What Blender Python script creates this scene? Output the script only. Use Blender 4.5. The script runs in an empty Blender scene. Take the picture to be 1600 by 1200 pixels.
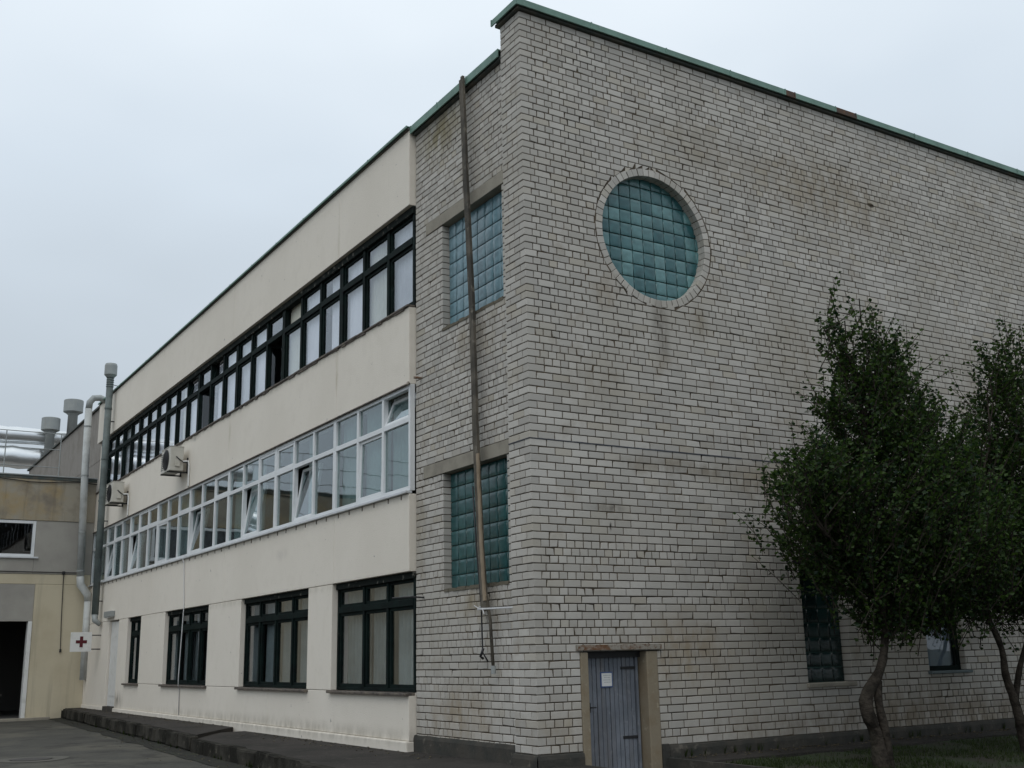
import bpy, bmesh, math, random
from mathutils import Vector, Matrix, noise as mnoise
from mathutils.geometry import tessellate_polygon
random.seed(11)
sc = bpy.context.scene
col = sc.collection
PI = math.pi

# ------------------------------------------------------------------ camera
CAM = Vector((-7.49807, -11.47810, 1.14236))
YAW, PITCH, ROLL, FPX = 0.563346, 0.241989, -0.0223001, 1723.449
F = Vector((math.sin(YAW)*math.cos(PITCH), math.cos(YAW)*math.cos(PITCH), math.sin(PITCH)))
R0 = F.cross(Vector((0, 0, 1))).normalized(); U0 = R0.cross(F)
R = R0*math.cos(ROLL)+U0*math.sin(ROLL); U = -R0*math.sin(ROLL)+U0*math.cos(ROLL)
cam = bpy.data.cameras.new('camera'); co = bpy.data.objects.new('camera', cam); col.objects.link(co)
cam.sensor_width = 36; cam.sensor_fit = 'HORIZONTAL'; cam.lens = FPX/1600*36
cam.clip_start = 0.1; cam.clip_end = 2000
M = Matrix(((R.x, U.x, -F.x, CAM.x), (R.y, U.y, -F.y, CAM.y), (R.z, U.z, -F.z, CAM.z), (0, 0, 0, 1)))
co.matrix_world = M
sc.camera = co

# ------------------------------------------------------------------ light
SUN_EL, SUN_AZ = math.radians(52), math.radians(225)     # azimuth clockwise from +Y
w = bpy.data.worlds.new('World'); sc.world = w; w.use_nodes = True
nt = w.node_tree; nt.nodes.clear()
def N(nt, t, **k):
    n = nt.nodes.new(t)
    for a, b in k.items(): setattr(n, a, b)
    return n
out = N(nt, 'ShaderNodeOutputWorld'); bg = N(nt, 'ShaderNodeBackground')
sky = N(nt, 'ShaderNodeTexSky', sky_type='NISHITA'); sky.sun_disc = False
sky.sun_elevation = SUN_EL; sky.sun_rotation = SUN_AZ; sky.air_density = 1.5; sky.dust_density = 4
tc = N(nt, 'ShaderNodeTexCoord'); sep = N(nt, 'ShaderNodeSeparateXYZ')
nt.links.new(tc.outputs['Generated'], sep.inputs[0])
ns = N(nt, 'ShaderNodeTexNoise'); ns.inputs['Scale'].default_value = 1.9; ns.inputs['Detail'].default_value = 3; ns.inputs['Roughness'].default_value = .5
mp = N(nt, 'ShaderNodeMapping'); mp.inputs['Scale'].default_value = (1, 1, 2.2)
nt.links.new(tc.outputs['Generated'], mp.inputs[0]); nt.links.new(mp.outputs[0], ns.inputs['Vector'])
ad = N(nt, 'ShaderNodeMath', operation='MULTIPLY_ADD'); ad.inputs[1].default_value = .42
nt.links.new(ns.outputs['Fac'], ad.inputs[0]); nt.links.new(sep.outputs['Z'], ad.inputs[2])
cr = N(nt, 'ShaderNodeValToRGB'); el = cr.color_ramp.elements
el[0].position = 0.1; el[0].color = (5.0, 5.3, 5.6, 1)
el[1].position = 1.0; el[1].color = (9.8, 10.6, 11.2, 1)
e = el.new(.40); e.color = (5.2, 5.85, 6.5, 1)
e = el.new(.62); e.color = (7.1, 8.0, 8.9, 1)
e = el.new(.80); e.color = (9.3, 10.1, 10.8, 1)
nt.links.new(ad.outputs[0], cr.inputs[0])
mx = N(nt, 'ShaderNodeMix', data_type='RGBA'); mx.inputs['Factor'].default_value = .93
nt.links.new(sky.outputs[0], mx.inputs['A']); nt.links.new(cr.outputs[0], mx.inputs['B'])
nt.links.new(mx.outputs['Result'], bg.inputs['Color']); bg.inputs['Strength'].default_value = .1
nt.links.new(bg.outputs[0], out.inputs[0])
sl = bpy.data.lights.new('sun', 'SUN'); sl.energy = .5; sl.angle = math.radians(40); sl.color = (1, .97, .93)
so = bpy.data.objects.new('sun', sl); col.objects.link(so)
sd = Vector((math.sin(SUN_AZ)*math.cos(SUN_EL), math.cos(SUN_AZ)*math.cos(SUN_EL), math.sin(SUN_EL)))
so.rotation_euler = sd.to_track_quat('Z', 'Y').to_euler(); so.location = (-20, -20, 40)
sc.view_settings.view_transform = 'Standard'; sc.view_settings.look = 'None'
sc.view_settings.exposure = 0.0; sc.view_settings.gamma = 1; sc.view_settings.use_curve_mapping = False

# ------------------------------------------------------------------ materials
def mat(name, base, rough=.8, var=None, bump=0, bscale=40, metal=0, spec=.4, island=0, streak=None, stains=None, bdist=.01, objrand=0, alpha=None):
    """var = list of (noise scale, colour, low, high) layered over base; streak = (colour, amount)"""
    m = bpy.data.materials.new(name); m.use_nodes = True; t = m.node_tree; b = t.nodes['Principled BSDF']
    b.inputs['Roughness'].default_value = rough; b.inputs['Metallic'].default_value = metal
    b.inputs['Specular IOR Level'].default_value = spec
    g = N(t, 'ShaderNodeNewGeometry'); L = t.links.new
    rgb = N(t, 'ShaderNodeRGB'); rgb.outputs[0].default_value = (*base, 1); cur = rgb.outputs[0]
    def mixin(fac, c, blend='MIX'):
        nonlocal cur
        x = N(t, 'ShaderNodeMix', data_type='RGBA', blend_type=blend)
        if hasattr(fac, 'is_linked'): L(fac, x.inputs['Factor'])
        else: x.inputs['Factor'].default_value = fac
        L(cur, x.inputs['A'])
        if isinstance(c, tuple): x.inputs['B'].default_value = (*c, 1)
        else: L(c, x.inputs['B'])
        cur = x.outputs['Result']
    def nz(scale, lo, hi, stretch=None, detail=5, off=0):
        n = N(t, 'ShaderNodeTexNoise'); n.inputs['Scale'].default_value = scale; n.inputs['Detail'].default_value = detail; n.inputs['Roughness'].default_value = .6
        mpn = N(t, 'ShaderNodeMapping'); mpn.inputs['Location'].default_value = (off, off*1.7, off*.3)
        if stretch: mpn.inputs['Scale'].default_value = stretch
        L(g.outputs['Position'], mpn.inputs[0]); L(mpn.outputs[0], n.inputs['Vector'])
        r = N(t, 'ShaderNodeMapRange'); r.inputs['From Min'].default_value = lo; r.inputs['From Max'].default_value = hi
        L(n.outputs['Fac'], r.inputs['Value']); return r.outputs['Result']
    if island or objrand:
        oi = N(t, 'ShaderNodeObjectInfo'); a = N(t, 'ShaderNodeMath', operation='ADD')
        L(g.outputs['Random Per Island'], a.inputs[0]); L(oi.outputs['Random'], a.inputs[1])
        f = N(t, 'ShaderNodeMath', operation='FRACT'); L(a.outputs[0], f.inputs[0])
        r = N(t, 'ShaderNodeMapRange'); r.inputs['To Min'].default_value = 1-(island or objrand); r.inputs['To Max'].default_value = 1+(island or objrand)*.6
        L(f.outputs[0], r.inputs['Value'])
        cmb = N(t, 'ShaderNodeCombineColor'); [L(r.outputs[0], cmb.inputs[i]) for i in range(3)]
        mixin(1.0, cmb.outputs[0], 'MULTIPLY')
        if island:
            s = N(t, 'ShaderNodeMath', operation='MULTIPLY'); s.inputs[1].default_value = 7.31; L(f.outputs[0], s.inputs[0])
            s2 = N(t, 'ShaderNodeMath', operation='FRACT'); L(s.outputs[0], s2.inputs[0])
            r2 = N(t, 'ShaderNodeMapRange'); r2.inputs['From Min'].default_value = .8; r2.inputs['To Max'].default_value = .55; L(s2.outputs[0], r2.inputs['Value'])
            mixin(r2.outputs[0], (base[0]*.84, base[1]*.78, base[2]*.66))
    for k, (s, c, lo, hi) in enumerate(var or []): mixin(nz(s, lo, hi, off=k*3.1), c)
    if streak:
        c, lo, hi = streak[:3]; mixin(nz(1.0, lo, hi, (5, 5, .35), 6, 9), c)
    for (cx, cy, cz, rx, ry, rz, c, amt) in (stains or []):
        v = N(t, 'ShaderNodeVectorMath', operation='SUBTRACT'); L(g.outputs['Position'], v.inputs[0]); v.inputs[1].default_value = (cx, cy, cz)
        v2 = N(t, 'ShaderNodeVectorMath', operation='DIVIDE'); L(v.outputs[0], v2.inputs[0]); v2.inputs[1].default_value = (rx, ry, rz)
        ln = N(t, 'ShaderNodeVectorMath', operation='LENGTH'); L(v2.outputs[0], ln.inputs[0])
        r = N(t, 'ShaderNodeMapRange', interpolation_type='SMOOTHSTEP'); r.inputs['From Min'].default_value = 1; r.inputs['From Max'].default_value = .1; r.inputs['To Max'].default_value = amt
        L(ln.outputs['Value'], r.inputs['Value'])
        mm = N(t, 'ShaderNodeMath', operation='MULTIPLY'); L(r.outputs[0], mm.inputs[0]); L(nz(6, .3, .62, (1, 1, .5), 5, cx), mm.inputs[1])
        mixin(mm.outputs[0], c)
    L(cur, b.inputs['Base Color'])
    if bump:
        n = N(t, 'ShaderNodeTexNoise'); n.inputs['Scale'].default_value = bscale; n.inputs['Detail'].default_value = 6
        L(g.outputs['Position'], n.inputs['Vector'])
        bp = N(t, 'ShaderNodeBump'); bp.inputs['Strength'].default_value = bump; bp.inputs['Distance'].default_value = bdist
        L(n.outputs['Fac'], bp.inputs['Height']); L(bp.outputs[0], b.inputs['Normal'])
    return m

BRN = (.20, .15, .09)
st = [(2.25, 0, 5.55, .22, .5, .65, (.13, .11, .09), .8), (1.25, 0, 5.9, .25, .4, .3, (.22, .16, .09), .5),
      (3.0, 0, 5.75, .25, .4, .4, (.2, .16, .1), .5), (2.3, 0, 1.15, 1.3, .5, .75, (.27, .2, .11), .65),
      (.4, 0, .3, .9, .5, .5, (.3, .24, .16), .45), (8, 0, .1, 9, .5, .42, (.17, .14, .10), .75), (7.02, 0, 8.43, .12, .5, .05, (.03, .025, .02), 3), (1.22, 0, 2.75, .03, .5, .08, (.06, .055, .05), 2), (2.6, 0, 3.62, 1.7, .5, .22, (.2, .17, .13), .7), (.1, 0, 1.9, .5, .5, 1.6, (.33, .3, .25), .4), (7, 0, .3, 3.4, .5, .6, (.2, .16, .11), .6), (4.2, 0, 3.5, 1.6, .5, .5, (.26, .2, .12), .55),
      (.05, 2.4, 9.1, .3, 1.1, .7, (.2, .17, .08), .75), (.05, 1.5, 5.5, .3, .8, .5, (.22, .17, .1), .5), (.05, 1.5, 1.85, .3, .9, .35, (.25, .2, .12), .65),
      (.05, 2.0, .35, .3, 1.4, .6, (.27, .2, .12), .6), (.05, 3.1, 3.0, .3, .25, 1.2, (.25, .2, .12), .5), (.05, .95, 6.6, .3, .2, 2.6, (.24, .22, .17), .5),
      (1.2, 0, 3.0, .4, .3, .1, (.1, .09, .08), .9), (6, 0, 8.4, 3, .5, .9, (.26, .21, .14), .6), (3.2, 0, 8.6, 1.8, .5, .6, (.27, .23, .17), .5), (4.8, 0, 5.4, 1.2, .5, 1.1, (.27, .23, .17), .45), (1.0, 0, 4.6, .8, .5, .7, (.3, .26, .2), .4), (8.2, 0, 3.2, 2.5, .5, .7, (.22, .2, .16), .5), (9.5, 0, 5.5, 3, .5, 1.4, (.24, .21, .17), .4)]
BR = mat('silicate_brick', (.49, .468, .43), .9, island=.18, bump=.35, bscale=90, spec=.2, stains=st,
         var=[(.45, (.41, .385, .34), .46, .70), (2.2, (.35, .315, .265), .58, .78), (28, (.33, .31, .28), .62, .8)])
MO = mat('mortar', (.12, .092, .064), .95, var=[(1.5, (.05, .04, .03), .42, .62), (30, (.06, .048, .036), .5, .7)], bump=.5, bscale=120)
ST = mat('cream_stucco', (.78, .725, .64), .93, bump=.5, bscale=60, spec=.2,
         var=[(.35, (.73, .675, .59), .45, .7), (3, (.745, .69, .605), .5, .7), (22, (.67, .62, .54), .6, .8), (5.5, (.42, .39, .36), .70, .72), (13, (.46, .43, .39), .715, .735)], streak=((.58, .53, .45), .66, 1.3),
         stains=[(-.06, 9, .02, .5, 14, .22, (.33, .30, .24), .5), (-.06, 8.6, 3.1, .3, .5, .16, (.5, .46, .42), .35), (-.06, 21.2, .2, .3, 1.2, .35, (.14, .12, .09), .7),
                 (-.06, 14.6, 6.4, .3, .5, .1, (.2, .19, .17), .6), (-.06, 6.1, 6.1, .3, .1, .55, (.5, .45, .34), .6), (-.06, 6.1, 8.6, .3, .08, .8, (.55, .51, .42), .5), (-.06, 12, 6, .3, .12, .6, (.5, .46, .36), .5), (-.06, 9, 2.35, .5, 14, .12, (.5, .46, .38), .45), (-.06, 9, 6.45, .5, 15, .12, (.45, .42, .35), .5), (-.06, 9, 3.5, .5, 15, .1, (.5, .47, .4), .4)])
CC = mat('grey_concrete', (.27, .25, .225), .92, bump=.5, bscale=35, var=[(1.2, (.2, .18, .155), .45, .7), (9, (.22, .205, .18), .5, .75)], streak=((.17, .15, .125), .54, .9))
CY = mat('stained_concrete', (.33, .30, .24), .92, bump=.4, bscale=35, var=[(.8, (.36, .27, .14), .48, .66), (1.6, (.22, .19, .15), .5, .7)], streak=((.16, .135, .1), .54, .9))
CG = mat('smooth_grey_panel', (.36, .345, .31), .9, var=[(1.1, (.29, .275, .25), .4, .7)], bump=.2, bscale=50)
CR = mat('cream_plaster', (.56, .50, .37), .92, bump=.3, bscale=50, var=[(.6, (.48, .42, .3), .45, .68)], streak=((.4, .36, .27), .55, .8))
LI = mat('lintel_concrete', (.30, .275, .225), .9, bump=.4, bscale=70, var=[(3, (.22, .2, .165), .45, .7)])
PLI = mat('dark_plinth', (.06, .054, .045), .95, bump=.9, bscale=18, var=[(3, (.04, .04, .035), .4, .6), (7, (.15, .135, .11), .6, .75)])
CM = mat('green_grey_sheet', (.17, .285, .235), .6, metal=.1, var=[(2.5, (.12, .2, .165), .4, .65), (12, (.25, .34, .29), .6, .8)], bump=.1, bscale=8)
CMR = mat('rusted_sheet', (.10, .06, .04), .85, var=[(6, (.06, .055, .05), .4, .6), (14, (.15, .08, .045), .55, .7)], bump=.3)
CMD = mat('dark_underside', (.07, .085, .08), .8, var=[(4, (.12, .11, .09), .45, .65)])
ZN = mat('galvanised', (.34, .36, .35), .6, metal=.25, var=[(3, (.3, .32, .32), .4, .65)], streak=((.3, .28, .25), .55, .8))
PG = mat('grey_green_paint', (.15, .18, .175), .6, var=[(3, (.10, .12, .115), .4, .65), (14, (.2, .2, .17), .62, .75)])
PW = mat('white_pipe_paint', (.50, .52, .51), .55, var=[(2.5, (.36, .37, .36), .45, .7)], streak=((.3, .28, .24), .56, .75))
FD = mat('dark_green_paint', (.006, .014, .0125), .7, spec=.1, var=[(5, (.004, .007, .007), .4, .65), (16, (.06, .06, .05), .66, .74)], bump=.25, bscale=60)
FP = mat('peeling_head_paint', (.012, .017, .015), .85, spec=.1, var=[(9, (.20, .19, .165), .60, .66), (18, (.012, .014, .013), .45, .6)], bump=.6, bscale=30)
FW = mat('white_upvc', (.74, .76, .77), .35, var=[(2, (.66, .68, .69), .45, .7)])
SW = mat('white_sill', (.62, .64, .66), .4, var=[(4, (.48, .49, .49), .5, .75)])
SD = mat('old_sill', (.12, .10, .085), .75, var=[(6, (.2, .17, .13), .5, .7), (9, (.05, .045, .04), .5, .65)], bump=.4)
INT = mat('room_wall', (.16, .155, .145), .9)
SLB = mat('slab_interior', (.12, .115, .11), .9)
CUR = mat('sheer_curtain', (.86, .84, .88), .85, var=[(1.2, (.78, .76, .81), .42, .62)])
CUR2 = mat('grey_white_curtain', (.62, .62, .65), .9, var=[(1.5, (.5, .5, .54), .4, .65)])
CUR3 = mat('yellowed_curtain', (.66, .65, .56), .9, var=[(1.5, (.55, .54, .46), .4, .65)])
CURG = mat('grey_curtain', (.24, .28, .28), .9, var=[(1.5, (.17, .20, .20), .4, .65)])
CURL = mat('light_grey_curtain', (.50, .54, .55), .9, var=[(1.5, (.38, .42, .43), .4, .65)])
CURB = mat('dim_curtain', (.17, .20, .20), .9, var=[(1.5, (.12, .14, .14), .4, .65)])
GBJ = mat('block_joint', (.06, .115, .105), .9, var=[(8, (.09, .1, .085), .55, .7)])
DOORM = mat('blue_grey_paint', (.18, .196, .225), .7, var=[(3, (.125, .14, .165), .42, .65), (11, (.23, .235, .25), .58, .72), (30, (.10, .10, .11), .64, .72)], streak=((.14, .135, .135), .5, .7), bump=.2)
DJ = mat('yellowed_plaster', (.25, .21, .15), .92, var=[(4, (.22, .17, .11), .45, .7), (12, (.36, .32, .24), .6, .75)], bump=.4)
RUST = mat('rusty_angle', (.17, .095, .055), .85, var=[(6, (.29, .265, .225), .42, .54), (20, (.12, .06, .03), .5, .65)], bump=.3)
WH = mat('white_enamel', (.72, .72, .70), .4, var=[(5, (.6, .6, .57), .5, .7)])
BLU = mat('blue_border', (.05, .09, .22), .5)
INK = mat('grey_print', (.42, .43, .44), .7)
REDX = mat('dark_red_cross', (.09, .008, .014), .5)
ACB = mat('ac_cream_case', (.58, .56, .50), .45, var=[(4, (.5, .475, .41), .45, .7)])
DKM = mat('dark_metal', (.03, .03, .032), .5, metal=.4)
WD = mat('weathered_wood', (.115, .10, .078), .85, bump=.7, bscale=20, var=[(2, (.05, .045, .036), .42, .6), (7, (.20, .18, .145), .58, .72)])
WL = mat('pale_worn_wood', (.30, .235, .165), .8, bump=.5, bscale=20, var=[(2, (.2, .15, .1), .45, .65)])
WB = mat('white_cord', (.6, .6, .6), .7)
ASP = mat('asphalt', (.064, .062, .054), .85, spec=.3, bump=.8, bscale=70, var=[(.45, (.10, .094, .076), .45, .60), (1.3, (.038, .036, .032), .50, .66), (4, (.085, .08, .066), .56, .7), (45, (.12, .115, .10), .6, .72)])
PAV = mat('wet_dark_asphalt', (.046, .041, .037), .9, spec=.2, bump=1, bscale=45, var=[(.8, (.028, .026, .023), .42, .62), (5, (.075, .068, .058), .58, .72), (60, (.09, .08, .07), .58, .7)])
KER = mat('kerb_concrete', (.05, .046, .038), .95, spec=.15, bump=1, bscale=30, var=[(1.4, (.014, .013, .010), .38, .55), (9, (.11, .10, .08), .62, .72)])
MOSS = mat('gutter_dirt', (.018, .017, .013), .95, bump=.8, bscale=30, var=[(4, (.03, .034, .018), .5, .68)])
SOIL = mat('soil', (.035, .032, .022), .95, bump=.9, bscale=20, var=[(1.5, (.03, .045, .018), .42, .6)])
IRON = mat('cast_iron', (.06, .055, .05), .7, metal=.3, bump=.4)
SLV = mat('silver_lagging', (.75, .77, .78), .28, metal=.9, bump=1.0, bscale=3.5)
BARK = mat('bark', (.05, .042, .034), .95, spec=.1, bump=1, bscale=22, bdist=.03, var=[(6, (.02, .017, .014), .42, .6), (2, (.06, .055, .042), .6, .75)])

def glass_mat(name, tint=(.75, .82, .82), ior=1.5, rough=.01, boost=1.0):
    m = bpy.data.materials.new(name); m.use_nodes = True; t = m.node_tree; t.nodes.clear(); L = t.links.new
    o = N(t, 'ShaderNodeOutputMaterial'); mxs = N(t, 'ShaderNodeMixShader'); gl = N(t, 'ShaderNodeBsdfGlossy'); tr = N(t, 'ShaderNodeBsdfTransparent')
    gl.inputs['Roughness'].default_value = rough; tr.inputs['Color'].default_value = (*tint, 1); gl.inputs['Color'].default_value = (.95, .97, 1, 1)
    fr = N(t, 'ShaderNodeFresnel'); gb = N(t, 'ShaderNodeNewGeometry')
    ir = N(t, 'ShaderNodeMapRange'); ir.inputs['To Min'].default_value = ior; ir.inputs['To Max'].default_value = 1/ior; L(gb.outputs['Backfacing'], ir.inputs['Value']); L(ir.outputs[0], fr.inputs['IOR'])
    mu = N(t, 'ShaderNodeMath', operation='MULTIPLY'); mu.inputs[1].default_value = 1.15*boost; mu.use_clamp = True
    n = N(t, 'ShaderNodeTexNoise'); n.inputs['Scale'].default_value = 1.3; g = N(t, 'ShaderNodeNewGeometry'); L(g.outputs['Position'], n.inputs['Vector'])
    bp = N(t, 'ShaderNodeBump'); bp.inputs['Strength'].default_value = .08; bp.inputs['Distance'].default_value = .02; L(n.outputs['Fac'], bp.inputs['Height'])
    L(bp.outputs[0], gl.inputs['Normal']); L(fr.outputs[0], mu.inputs[0]); L(mu.outputs[0], mxs.inputs[0])
    L(tr.outputs[0], mxs.inputs[1]); L(gl.outputs[0], mxs.inputs[2]); L(mxs.outputs[0], o.inputs[0]); return m
GL = glass_mat('old_window_glass', (.93, .95, .96), 1.5)
GW = glass_mat('clear_window_glass', (.72, .80, .79), 1.55, boost=1.25)

def block_mat(name, base, dark):
    m = bpy.data.materials.new(name); m.use_nodes = True; t = m.node_tree; b = t.nodes['Principled BSDF']; L = t.links.new
    oi = N(t, 'ShaderNodeObjectInfo'); cr = N(t, 'ShaderNodeValToRGB')
    cr.color_ramp.elements[0].color = (*dark, 1); cr.color_ramp.elements[1].color = (*base, 1); L(oi.outputs['Random'], cr.inputs[0])
    g = N(t, 'ShaderNodeNewGeometry'); n = N(t, 'ShaderNodeTexNoise'); n.inputs['Scale'].default_value = 9; L(g.outputs['Position'], n.inputs['Vector'])
    r = N(t, 'ShaderNodeMapRange'); r.inputs['From Min'].default_value = .3; r.inputs['From Max'].default_value = .7; r.inputs['To Min'].default_value = .78; r.inputs['To Max'].default_value = 1.15
    L(n.outputs['Fac'], r.inputs['Value']); x = N(t, 'ShaderNodeVectorMath', operation='SCALE'); L(cr.outputs[0], x.inputs[0]); L(r.outputs[0], x.inputs['Scale'])
    L(x.outputs[0], b.inputs['Base Color']); b.inputs['Roughness'].default_value = .22; b.inputs['Specular IOR Level'].default_value = .5
    wv = N(t, 'ShaderNodeTexNoise'); wv.inputs['Scale'].default_value = 22; L(g.outputs['Position'], wv.inputs['Vector'])
    bp = N(t, 'ShaderNodeBump'); bp.inputs['Strength'].default_value = .2; bp.inputs['Distance'].default_value = .01; L(wv.outputs['Fac'], bp.inputs['Height']); L(bp.outputs[0], b.inputs['Normal'])
    return m
GB = block_mat('teal_glass_block', (.12, .25, .255), (.022, .095, .105))
GBL = block_mat('green_glass_block', (.03, .10, .10), (.018, .075, .078))
GBU = block_mat('sky_reflection_glass_block', (.17, .27, .31), (.12, .23, .27))  # lighter blue paints in the sky reflected by the upper window's blocks
GBD = block_mat('dark_glass_block', (.012, .035, .034), (.006, .02, .02))

def leaf_mat(name, c1, c2):
    m = bpy.data.materials.new(name); m.use_nodes = True; t = m.node_tree; t.nodes.clear(); L = t.links.new
    o = N(t, 'ShaderNodeOutputMaterial'); g = N(t, 'ShaderNodeNewGeometry'); cr = N(t, 'ShaderNodeValToRGB')
    cr.color_ramp.elements[0].color = (*c1, 1); cr.color_ramp.elements[1].color = (*c2, 1)
    n = N(t, 'ShaderNodeTexNoise'); n.inputs['Scale'].default_value = 1.6; L(g.outputs['Position'], n.inputs['Vector'])
    a = N(t, 'ShaderNodeMath', operation='MULTIPLY_ADD'); a.inputs[1].default_value = .75; a.inputs[2].default_value = -.25; L(g.outputs['Random Per Island'], a.inputs[0])
    a2 = N(t, 'ShaderNodeMath', operation='MULTIPLY_ADD'); a2.inputs[1].default_value = .55; L(n.outputs['Fac'], a2.inputs[0]); L(a.outputs[0], a2.inputs[2]); L(a2.outputs[0], cr.inputs[0])
    d = N(t, 'ShaderNodeBsdfDiffuse'); tl = N(t, 'ShaderNodeBsdfTranslucent'); gl = N(t, 'ShaderNodeBsdfGlossy'); gl.inputs['Roughness'].default_value = .45
    L(cr.outputs[0], d.inputs[0]); L(cr.outputs[0], tl.inputs[0])
    m1 = N(t, 'ShaderNodeMixShader'); m1.inputs[0].default_value = .38; L(d.outputs[0], m1.inputs[1]); L(tl.outputs[0], m1.inputs[2])
    m2 = N(t, 'ShaderNodeMixShader'); m2.inputs[0].default_value = .018; L(m1.outputs[0], m2.inputs[1]); L(gl.outputs[0], m2.inputs[2]); L(m2.outputs[0], o.inputs[0]); return m
LF = leaf_mat('small_green_leaf', (.005, .020, .008), (.065, .115, .018))
GR = leaf_mat('grass_blade', (.022, .035, .012), (.055, .08, .02))

# ------------------------------------------------------------------ mesh helpers
class MB:
    def __init__(s): s.v = []; s.f = []
    def quad(s, *p):
        n = len(s.v); s.v += [tuple(q) for q in p]; s.f.append(tuple(range(n, n+len(p))))
    def box(s, x0, x1, y0, y1, z0, z1):
        if x1 < x0: x0, x1 = x1, x0
        if y1 < y0: y0, y1 = y1, y0
        if z1 < z0: z0, z1 = z1, z0
        n = len(s.v)
        s.v += [(x0, y0, z0), (x1, y0, z0), (x1, y1, z0), (x0, y1, z0), (x0, y0, z1), (x1, y0, z1), (x1, y1, z1), (x0, y1, z1)]
        s.f += [tuple(n+i for i in q) for q in ((0, 3, 2, 1), (4, 5, 6, 7), (0, 1, 5, 4), (1, 2, 6, 5), (2, 3, 7, 6), (3, 0, 4, 7))]
        return s
    def tube(s, pts, rad, k=10, cap=True):
        """tube through points; rad number or list"""
        pts = [Vector(p) for p in pts]; rr = rad if isinstance(rad, (list, tuple)) else [rad]*len(pts)
        n0 = len(s.v); up = None
        for i, p in enumerate(pts):
            d = (pts[min(i+1, len(pts)-1)]-pts[max(i-1, 0)]).normalized()
            if up is None: up = d.orthogonal().normalized()
            up = (up-d*up.dot(d)).normalized(); b = d.cross(up)
            for j in range(k):
                a = 2*PI*j/k; s.v.append(tuple(p+(up*math.cos(a)+b*math.sin(a))*rr[i]))
        for i in range(len(pts)-1):
            for j in range(k):
                a = n0+i*k+j; b = n0+i*k+(j+1) % k; s.f.append((a, b, b+k, a+k))
        if cap:
            s.f.append(tuple(n0+j for j in range(k))[::-1]); s.f.append(tuple(n0+(len(pts)-1)*k+j for j in range(k)))
        return s
    def mesh(s, name, m, smooth=False):
        me = bpy.data.meshes.new(name); me.from_pydata(s.v, [], s.f); me.materials.append(m)
        if smooth: me.polygons.foreach_set('use_smooth', [True]*len(me.polygons))
        me.update(); return me
    def build(s, name, m, parent=None, bevel=0, smooth=False, **tags):
        o = bpy.data.objects.new(name, s.mesh(name, m, smooth)); col.objects.link(o)
        if parent: o.parent = parent
        if bevel:
            b = o.modifiers.new('bevel', 'BEVEL'); b.width = bevel; b.segments = 2; b.limit_method = 'ANGLE'; b.angle_limit = math.radians(40)
        for k, v in tags.items(): o[k] = v
        return o
def empty(name, loc, label, cat, group=None):
    o = bpy.data.objects.new(name, None); col.objects.link(o); o.location = loc; o['label'] = label; o['category'] = cat
    o.empty_display_size = .2
    if group: o['group'] = group
    o.matrix_world = Matrix.Translation(loc)
    return o
def adopt(root):
    """parts are modelled in world coordinates: keep them there under a root that is not at the origin"""
    for c in root.children: c.matrix_parent_inverse = Matrix.Translation(-Vector(root.location))
def B(name, m, parent, *b, **k): return MB().box(*b).build(name, m, parent, **k)

# ------------------------------------------------------------------ ground
def kx(y): return -1.93+.05*y            # kerb line
RZ = -.40
MB().box(-500, 500, -400, 600, -1.4, RZ-.008).build('ground', SOIL, kind='structure')
g = MB()
nx, ny = 46, 60
for i in range(nx+1):
    for j in range(ny+1):
        x = -60+130*i/nx; y = -40+66*j/ny
        g.v.append((x, y, RZ-.004+.002*mnoise.noise((x*.3, y*.3, 0))))
for i in range(nx):
    for j in range(ny):
        a = i*(ny+1)+j; g.f.append((a, a+ny+1, a+ny+2, a+1))
g.build('yard_road', ASP, kind='structure', smooth=True)
# pavement beside the stucco wall and around the corner
pv = MB(); ys = [-3, -1, 0, 2, 4, 6, 8, 10.2]
prev = None
for y in ys:
    row = [(kx(y)+.12, y, -.165), (-.9, y, -.155), (.35, y, -.14)]
    if prev:
        for k in range(2): pv.quad(prev[k], prev[k+1], row[k+1], row[k])
    prev = row
pv.build('pavement', PAV, kind='structure')
MB().box(-.0, .62, -3, .0, -.6, -.152).build('pavement', PAV, kind='structure')
pl = MB(); poly = [(kx(9.1)+.12, 9.1), (-.1, 10.9), (.1, 10.9), (.1, 25.5), (kx(25.5)+.12, 25.5)]
n = len(poly); pl.v = [(x, y, -.10) for x, y in poly]+[(x, y, -.4) for x, y in poly]
pl.f = [tuple(range(n))]+[(i, i+n, (i+1) % n+n, (i+1) % n) for i in range(n)]
pl.build('raised_pavement', PAV, kind='structure')
kb = MB().box(-3, -2.9, -3, -2.9, -.6, -.5).build('kerb', KER, kind='structure')
kb.data.clear_geometry(); kk = MB(); 
for y0 in (-3,):
    a, b = kx(-3), kx(25.6)
    kk.v = [(a+.02, -3, -.6), (a+.12, -3, -.6), (b+.12, 25.6, -.6), (b+.02, 25.6, -.6), (a+.02, -3, -.2), (a+.12, -3, -.2), (b+.12, 25.6, -.16), (b+.02, 25.6, -.16)]
    kk.f = [(0, 3, 2, 1), (4, 5, 6, 7), (0, 1, 5, 4), (1, 2, 6, 5), (2, 3, 7, 6), (3, 0, 4, 7)]
bpy.data.objects.remove(kb); kb = kk.build('kerb', KER, kind='structure')
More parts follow.
